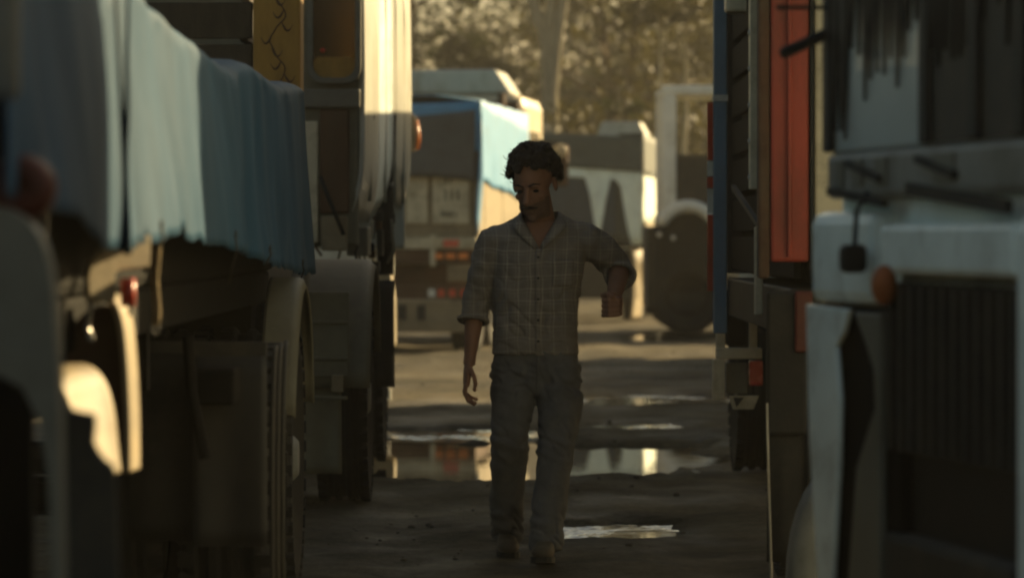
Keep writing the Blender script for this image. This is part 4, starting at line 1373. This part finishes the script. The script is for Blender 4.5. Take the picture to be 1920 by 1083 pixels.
# ------------------------------------------------------------------ THE WALKING MAN
def remesh(mb, vox, smooth=2, fn=None):
    me = mb.mesh('tmp')
    o = bpy.data.objects.new('tmp', me)
    col.objects.link(o)
    m = o.modifiers.new('r', 'REMESH')
    m.mode = 'VOXEL'
    m.voxel_size = vox
    dg = bpy.context.evaluated_depsgraph_get()
    out = bpy.data.meshes.new_from_object(o.evaluated_get(dg))
    bpy.data.objects.remove(o)
    bm = bmesh.new()
    bm.from_mesh(out)
    for _ in range(smooth):
        bmesh.ops.smooth_vert(bm, verts=bm.verts, factor=.5, use_axis_x=True, use_axis_y=True, use_axis_z=True)
    if fn:
        bm.normal_update()
        moves = [(v, fn(v.co.copy(), v.normal.copy())) for v in bm.verts]
        for v, d in moves:
            v.co += v.normal * d
    bm.to_mesh(out)
    bm.free()
    for p in out.polygons:
        p.use_smooth = True
    return out


def mob(name, me, mat, parent):
    me.name = name
    o = bpy.data.objects.new(name, me)
    col.objects.link(o)
    me.materials.append(mat)
    o.parent = parent
    return o


def limb(mb, pts, seg=16, flat=1.0):
    """pts: (x,y,z,r)"""
    P = [Vector(p[:3]) for p in pts]
    secs = []
    for i, p in enumerate(pts):
        d = (P[min(i + 1, len(P) - 1)] - P[max(0, i - 1)]).normalized()
        u = d.cross(Vector((0, 1, 0)))
        if u.length < .2:
            u = d.cross(Vector((0, 0, 1)))
        u.normalize()
        v = d.cross(u).normalized()
        secs.append((P[i], u * p[3], v * p[3] * flat))
    mb.loft(secs, seg)
    return mb


man = thing('person', 'man in a plaid shirt and dark trousers walking towards the camera', 'person', (.0956, 15.3, 0))
HC = Vector((-.010, -.078, 1.478))
HM = Matrix.Rotation(R(-17), 3, 'Z') @ Matrix.Rotation(R(20), 3, 'X') @ Matrix.Rotation(R(-3), 3, 'Y')


def hp_(x, y, z):
    return HC + HM @ Vector((x, y, z)) * 1.11


body = MB()
# head
body.ell(hp_(0, .014, .030), (.074, .092, .084), HM, 24, 16)
body.ell(hp_(0, -.022, -.030), (.063, .066, .088), HM, 24, 16)
body.ell(hp_(0, -.030, -.082), (.050, .052, .034), HM)
body.ell(hp_(0, -.068, -.101), (.022, .018, .017), HM)
for s in (-1, 1):
    body.ell(hp_(s * .030, -.078, .021), (.026, .013, .0085), HM)
    body.ell(hp_(s * .040, -.055, -.022), (.019, .019, .016), HM)
    body.ell(hp_(s * .040, -.032, -.070), (.016, .03, .028), HM)
    body.ell(hp_(s * .013, -.098, -.037), (.0095, .012, .009), HM)
    body.ell(hp_(s * .075, .016, -.006), (.009, .018, .031), HM)
body.tube([hp_(0, -.085, .018), hp_(0, -.098, -.008), hp_(0, -.113, -.030), hp_(0, -.104, -.042)], [.009, .0105, .0145, .010], 12)
body.ell(hp_(0, -.088, -.063), (.024, .011, .006), HM)
body.ell(hp_(0, -.086, -.074), (.020, .011, .007), HM)
# neck and trunk
limb(body, [(.018, .03, 1.28, .075), (.014, .015, 1.35, .060), (.004, -.02, 1.41, .058), (-.006, -.045, 1.46, .058)])
tor = [(.70, .115, .075, 0), (.80, .128, .085, 0), (.92, .152, .10, .0), (1.05, .158, .104, .004), (1.18, .165, .106, .010), (1.26, .155, .095, .014), (1.30, .115, .078, .018), (1.33, .075, .062, .018)]
body.loft([((cx, .01, z), (a, 0, 0), (0, b, 0)) for z, a, b, cx in tor], 28, 2.4)
# legs inside the trousers
limb(body, [(-.075, .01, .78, .06), (-.094, -.03, .62, .06), (-.107, -.06, .45, .05), (-.112, .02, .28, .050), (-.117, .12, .09, .036)])
limb(body, [(.078, 0, .78, .06), (.092, -.055, .62, .06), (.083, -.13, .45, .055), (.055, -.22, .28, .050), (.035, -.31, .09, .036)])
# image-left arm, hanging and slightly bent
limb(body, [(-.150, .012, 1.262, .050), (-.198, .025, 1.16, .047), (-.236, .035, 1.01, .040), (-.248, .015, .93, .037), (-.262, -.015, .80, .0245), (-.266, -.024, .765, .0255)])


def finger(mb, pts, r):
    mb.tube([Vector(p) for p in pts], [r * 1.05] + [r] * (len(pts) - 2) + [r * .72], 8)
    for p, q in zip(pts[1:], [r] * 5):
        mb.ell(p, (q * .98,) * 3, None, 8, 6)


# hand: palm edge-on, fingers curling forward and in, thumb in front
body.loft([((-.267, -.026, .770), (.017, .004, 0), (-.004, .026, 0)), ((-.272, -.034, .735), (.017, .004, 0), (-.006, .038, 0)), ((-.276, -.042, .695), (.014, .004, 0), (-.006, .036, 0)), ((-.276, -.046, .680), (.011, .003, 0), (-.004, .030, 0))], 14)
for k, (yy, L_) in enumerate(((-.076, .92), (-.056, 1.0), (-.036, .95), (-.017, .78))):
    finger(body, [(-.277, yy, .690), (-.281 - .002 * k, yy - .004, .690 - .040 * L_), (-.272 + .003 * k, yy - .010, .690 - .068 * L_), (-.252 + .005 * k, yy - .014, .690 - .080 * L_)], .0088)
finger(body, [(-.262, -.058, .752), (-.247, -.078, .722), (-.240, -.088, .692), (-.244, -.092, .668)], .0098)
# image-right arm: elbow back and out, forearm forward, fist
limb(body, [(.180, .012, 1.265, .050), (.258, .055, 1.215, .044), (.325, .115, 1.150, .041), (.332, .07, 1.125, .041), (.320, -.03, 1.078, .036), (.305, -.12, 1.030, .027)])
FD = Vector((-.022, -.018, -.060))
body.ell(Vector((.322, -.150, 1.066)) + FD, (.042, .046, .040), None, 16, 10)
for k, zz in enumerate((1.090, 1.070, 1.050, 1.032)):
    finger(body, [Vector(q) + FD for q in ((.354, -.165, zz), (.344, -.202, zz - .004), (.306, -.210, zz - .007), (.286, -.180, zz - .008))], .0105)
finger(body, [Vector(q) + FD for q in ((.296, -.120, 1.086), (.284, -.165, 1.102), (.302, -.200, 1.106), (.322, -.212, 1.100))], .011)
bme = remesh(body, .0038, 2)
bo = mob('body', bme, M['skin'], man)
bme.materials.append(M['stubble'])
HI = HM.inverted()
for pl_ in bme.polygons:
    if pl_.center.z > 1.3:
        q = HI @ (pl_.center - HC) / 1.11
        if q.z < -.048 + .25 * max(0, -q.y - .075) + .012 * nz(q.x * 60, q.y * 60, q.z * 60) + .6 * max(0, abs(q.x) - .035) and q.z > -.125 and q.y < .02:
            pl_.material_index = 1
# eyes, brows, moustache
for s in (-1, 1):
    MB().ell(hp_(s * .030, -.0735, .001), (.0125, .0095, .0055), HM).build('eye', M['eye'], bo, smooth=True, world=False)
    MB().tube([hp_(s * .010, -.0895, .024), hp_(s * .030, -.0905, .032), hp_(s * .052, -.077, .026)], [.0032, .0042, .002], 6).build('eyebrow', M['hair'], bo, smooth=True, world=False)
MB().loft([(hp_(x, -.097 + 14 * x * x, -.0535 - 5 * x * x), HM @ Vector((0, .006, .0)), HM @ Vector((0, 0, .0058 * (1 - abs(x) / .042)))) for x in np.linspace(-.031, .031, 9)], 8).build('moustache', M['hair'], bo, smooth=True, world=False)
# curly hair: many curls over the scalp merged into a rough mass
hr = MB()
rng = random.Random(4)
for i in range(480):
    while True:
        n = Vector((rng.gauss(0, 1), rng.gauss(0, 1), rng.gauss(0, 1))).normalized()
        front = n.y < -.2
        lim = .50 + .22 * (abs(n.x) < .35) * (1 if n.x > -.1 else -.25) if front else (-.35 if n.y > .25 else -.02)
        if n.z > lim:
            break
    k = 1.02 + rng.uniform(-.02, .13) + (.06 if n.x > .5 else 0) + (.10 if n.z > .75 else 0) + .05 * nz(n.x * 4, n.y * 4, n.z * 4)
    c = hp_(n.x * .080 * k, .016 + n.y * .097 * k, .032 + n.z * .093 * k)
    r = rng.uniform(.009, .017)
    hr.ell(c, (r, r * rng.uniform(.7, 1.2), r), None, 8, 6)
for dx, dz in ((-.012, .012), (.0, .02), (.008, .012), (-.004, .026), (.014, .004)):
    hr.ell(hp_(dx, -.03, .135 + dz), (.012, .012, .013), None, 8, 6)
hr.ell(hp_(0, .022, .045), (.074, .088, .082), HM, 20, 12)
curl = MB()
for i in range(1100):
    while True:
        n = Vector((rng.gauss(0, 1), rng.gauss(0, 1), rng.gauss(0, 1))).normalized()
        lim = (.46 + .2 * (abs(n.x) < .35)) if n.y < -.2 else (-.4 if n.y > .25 else -.08)
        if n.z > lim:
            break
    base = Vector((n.x * .082, .016 + n.y * .098, .034 + n.z * .095))
    u = n.orthogonal().normalized()
    u.rotate(Matrix.Rotation(rng.uniform(0, 6.28), 3, n))
    w = n.cross(u)
    L_, rr, ph, tw = rng.uniform(.008, .024), rng.uniform(.003, .007), rng.uniform(0, 6.28), rng.uniform(5, 9)
    drift = Vector((rng.gauss(0, .3), rng.gauss(0, .3), rng.gauss(0, .3)))
    pts = [base + (n + drift * q) * L_ * q + (u * cos(ph + tw * q) + w * sin(ph + tw * q)) * rr for q in (0, .2, .4, .6, .8, 1)]
    curl.tube([hp_(*q) for q in pts], [.0022, .0022, .002, .0018, .0014, .0008], 4)
hc = curl.build('curls', M['hair'], man, smooth=True, world=False)
mob('hair', remesh(hr, .0042, 1, lambda c, n: .0035 * nz(c.x * 130, c.y * 130, c.z * 130)), M['hair'], man)

# shirt
sh = MB()
st = [(.800, .176, .122, -.004, .0), (.84, .174, .122, -.004, .0), (.95, .172, .118, -.002, -.002), (1.07, .176, .122, .004, .0), (1.18, .184, .125, .010, .004), (1.25, .192, .118, .014, .008), (1.30, .183, .096, .017, .012), (1.332, .142, .084, .018, .016), (1.357, .098, .075, .018, .018), (1.378, .072, .068, .016, .014)]
sh.loft([((cx, .008 + cy, z), (a, 0, 0), (0, b, 0)) for z, a, b, cx, cy in st], 36, 2.35)
limb(sh, [(-.110, .014, 1.262, .070), (-.165, .016, 1.250, .076), (-.200, .026, 1.15, .066), (-.236, .036, 1.015, .058), (-.247, .018, .945, .054), (-.250, .010, .928, .051)], 20)
limb(sh, [(.130, .014, 1.268, .070), (.200, .022, 1.258, .074), (.265, .058, 1.215, .067), (.326, .112, 1.148, .060), (.337, .078, 1.128, .057), (.335, .048, 1.114, .055)], 20)


def folds(c, n):
    d = .0045 * nz(c.x * 16, c.y * 16, c.z * 10) + .003 * nz(c.x * 34, c.y * 30, c.z * 26)
    if abs(c.x) < .19:
        d += .006 * nz(c.x * 22 + c.z * 9, 3.3, c.z * 5) * max(0, 1 - abs(c.z - .86) / .22)
        d += .004 * nz(c.z * 30 - abs(c.x) * 20, c.x * 5, 1.7) * max(0, 1 - abs(c.z - 1.0) / .16)
    else:
        d += .006 * nz(c.z * 30 + c.x * 12, c.y * 14, 8.1)
    r_ = abs(nz(c.x * 9 + c.z * 13, c.y * 7, c.z * 6 - c.x * 8))                   # pulled creases
    d -= .009 * max(0, .13 - r_) / .13 * (.4 + .6 * max(0, 1 - abs(c.z - .95) / .2))
    return d


sme = remesh(sh, .0065, 3, folds)
bm = bmesh.new()
bm.from_mesh(sme)
kill = []
for f in bm.faces:
    c = f.calc_center_median()
    x = c.x - .012
    if (c.y < .0 and c.z > 1.225 + abs(x) * 1.75) or (c.z > 1.368 and abs(x) < .1) or c.z < .806 or (c - Vector((.335, .042, 1.111))).length < .054 and c.y < .05 + (c.z - 1.11) * .5 or (c - Vector((-.250, .010, .926))).length < .05 and c.z < .934:
        kill.append(f)
bmesh.ops.delete(bm, geom=kill, context='FACES')
bm.to_mesh(sme)
bm.free()
so = mob('shirt', sme, M['shirt'], man)
m = so.modifiers.new('cloth', 'SOLIDIFY')
m.thickness = .004
m.offset = -1
bvh = BVHTree.FromPolygons([v.co.copy() for v in sme.vertices], [tuple(p.vertices) for p in sme.polygons])


def patch(x0, x1, z0, z1, off, nu=8, nv=14, skew=0.0):
    def fn(u, v):
        z = z0 + (z1 - z0) * v
        x = x0 + (x1 - x0) * u + skew * (v - .5)
        h = bvh.ray_cast(Vector((x, -.6, z)), Vector((0, 1, 0)))
        return (x, (h[0].y if h[0] else -.11) - off, z)
    return MB().grid(fn, nu, nv)


patch(-.004, .020, .815, 1.225, .004, 3, 40).build('placket', M['shirt'], so, smooth=True, thick=.003, world=False)
patch(.062, .150, 1.075, 1.185, .004, 8, 8).build('pocket', M['shirt'], so, smooth=True, thick=.003, world=False)
for k in range(5):
    z = .86 + k * .083
    h = bvh.ray_cast(Vector((.008, -.6, z)), Vector((0, 1, 0)))
    if h[0]:
        MB().lathe([(.0005, -.002), (.0052, -.002), (.0055, .0), (.0052, .002), (.0005, .002)], 'y', (.008, h[0].y - .008, z), 10).build('button', M['sole'], so, world=False)
# collar: two flaps from the nape along the open neck
for s in (-1, 1):
    path = [(.012 + s * .004, -.105, 1.232), (.012 + s * .028, -.100, 1.275), (.014 + s * .052, -.082, 1.318), (.015 + s * .072, -.040, 1.352), (.016 + s * .070, .02, 1.372), (.016 + s * .02, .078, 1.378)]
    outw = [(s * .010, -.008, -.012), (s * .030, -.016, -.012), (s * .050, -.020, -.010), (s * .034, -.018, -.030), (s * .026, .004, -.034), (s * .006, .020, -.036)]

    def cf(u, v, path=path, outw=outw):
        q = u * (len(path) - 1)
        i = min(int(q), len(path) - 2)
        k = q - i
        a = Vector(path[i]).lerp(Vector(path[i + 1]), k)
        b = Vector(outw[i]).lerp(Vector(outw[i + 1]), k)
        return a + b * v + Vector((0, 0, .010 * sin(v * pi)))
    MB().grid(cf, 20, 5).build('collar', M['shirt'], so, smooth=True, thick=.004, world=False)
# rolled cuffs
for p, d, r in (((-.2495, .013, .940), (-.10, -.30, -.95), .056), ((.3355, .056, 1.118), (-.1, -.88, -.46), .058)):
    p, d = Vector(p), Vector(d).normalized()
    u = d.orthogonal().normalized()
    w = d.cross(u)
    vs = MB()
    vs.tube([p + (u * cos(a) + w * sin(a)) * r * (1 + .04 * sin(3 * a)) for a in np.linspace(0, 2 * pi, 25)], .010, 8, False)
    vs.build('rolled_cuff', M['shirt'], so, smooth=True, world=False)

# trousers
tr = MB()
tr.loft([((cx, .008, z), (a, 0, 0), (0, b, 0)) for z, a, b, cx in ((.845, .160, .112, -.002), (.80, .170, .118, 0), (.74, .176, .122, 0), (.68, .174, .12, 0), (.64, .15, .10, 0))], 28, 2.3)
limb(tr, [(-.086, .008, .76, .097), (-.092, -.03, .62, .090), (-.106, -.066, .47, .078), (-.112, -.012, .33, .070), (-.114, .065, .18, .066), (-.116, .118, .085, .068), (-.116, .122, .06, .066)], 22)
limb(tr, [(.088, .004, .76, .097), (.094, -.055, .62, .090), (.087, -.125, .47, .077), (.066, -.195, .33, .070), (.045, -.262, .18, .067), (.036, -.305, .07, .071), (.035, -.308, .045, .070)], 22)


def tfolds(c, n):
    d = .010 * nz(c.x * 12, c.y * 12, c.z * 6) + .004 * nz(c.x * 30, c.y * 26, c.z * 22)
    for z0, am in ((.46, .012), (.13, .014), (.70, .011)):
        d += am * nz(c.z * 34 + c.x * 9, c.x * 8, z0 * 9) * max(0, 1 - abs(c.z - z0) / .13)
    for z0, hw, am in ((.47, .12, .013), (.11, .10, .016), (.70, .11, .014)):     # sharp creases at knee, hem and crotch
        r_ = abs(nz(c.z * 17 + c.x * 14 + c.y * 6, c.x * 9 - c.z * 5, z0 * 20))
        d -= am * max(0, .16 - r_) / .16 * max(0, 1 - abs(c.z - z0) / hw)
    return d


mob('trousers', remesh(tr, .0075, 3, tfolds), M['trouser'], man)
MB().tube([(.006, -.118, .80), (.004, -.128, .74), (.002, -.112, .665)], .0035, 5).build('fly_seam', M['trouser'], man.children[-1], world=False)
# shoes
for x, y, z, pitch, yaw in ((-.119, .105, .0, 0, 4), (.033, -.335, .0, -6, -5)):
    A = Matrix.Translation((x, y, z + .012)) @ Matrix.Rotation(R(yaw), 4, 'Z') @ Matrix.Rotation(R(pitch), 4, 'X')
    s = MB()
    prof = [(.075, .022, .030), (.06, .032, .06), (.02, .036, .075), (-.03, .038, .066), (-.08, .043, .046), (-.13, .044, .036), (-.17, .036, .030), (-.19, .020, .022)]
    s.loft([((0, yy, h * .5 + .012), (w, 0, 0), (0, 0, h * .5 + .006)) for yy, w, h in prof], 16, 2.5)
    q = MB()
    out = [(w * sgn * 1.06, yy) for sgn in (1, -1) for yy, w, h in (prof if sgn == 1 else prof[::-1])]
    q.prism(out, 'z', -.012, .012)
    me = s.mesh('shoe')
    me.transform(A)
    for p in me.polygons:
        p.use_smooth = True
    o = mob('shoe', me, M['shoe'], man)
    mq = q.mesh('sole')
    mq.transform(A)
    mob('sole', mq, M['sole'], o)

# ------------------------------------------------------------------ loose stones, haze
gv_ = MB()
rng = random.Random(77)
for i in range(2400):
    y = 11 + 34 * rng.random() ** 1.3
    x = rng.uniform(-1.2, 2.0) * (1 if y < 28 else 1.3)
    s = .004 + .014 * rng.random() ** 4
    z = ground_h(x, y)
    if z < WATER or nz(x * 1.4, y * .7, 31) < .12:
        continue
    gv_.ell((x, y, z + s * .25), (s * rng.uniform(.8, 1.5), s, s * rng.uniform(.5, .8)), Matrix.Rotation(rng.uniform(0, 3), 3, 'Z'), 6, 4)
go = gv_.build('gravel', M['stone'])
go['kind'] = 'stuff'
go['label'] = 'loose small stones scattered over the mud'

hz_ = bpy.data.materials.new('dusty_haze')
hz_.use_nodes = True
hz_.node_tree.nodes.remove(hz_.node_tree.nodes['Principled BSDF'])
vol = hz_.node_tree.nodes.new('ShaderNodeVolumePrincipled')
vol.inputs['Color'].default_value = (.92, .88, .78, 1)
vol.inputs['Density'].default_value = .0006
vol.inputs['Anisotropy'].default_value = .3
hz_.node_tree.links.new(vol.outputs[0], hz_.node_tree.nodes['Material Output'].inputs['Volume'])
ho = MB().box(-510, 510, -70, 1210, -1.0, 14.0).build('haze', hz_)
ho['kind'] = 'stuff'
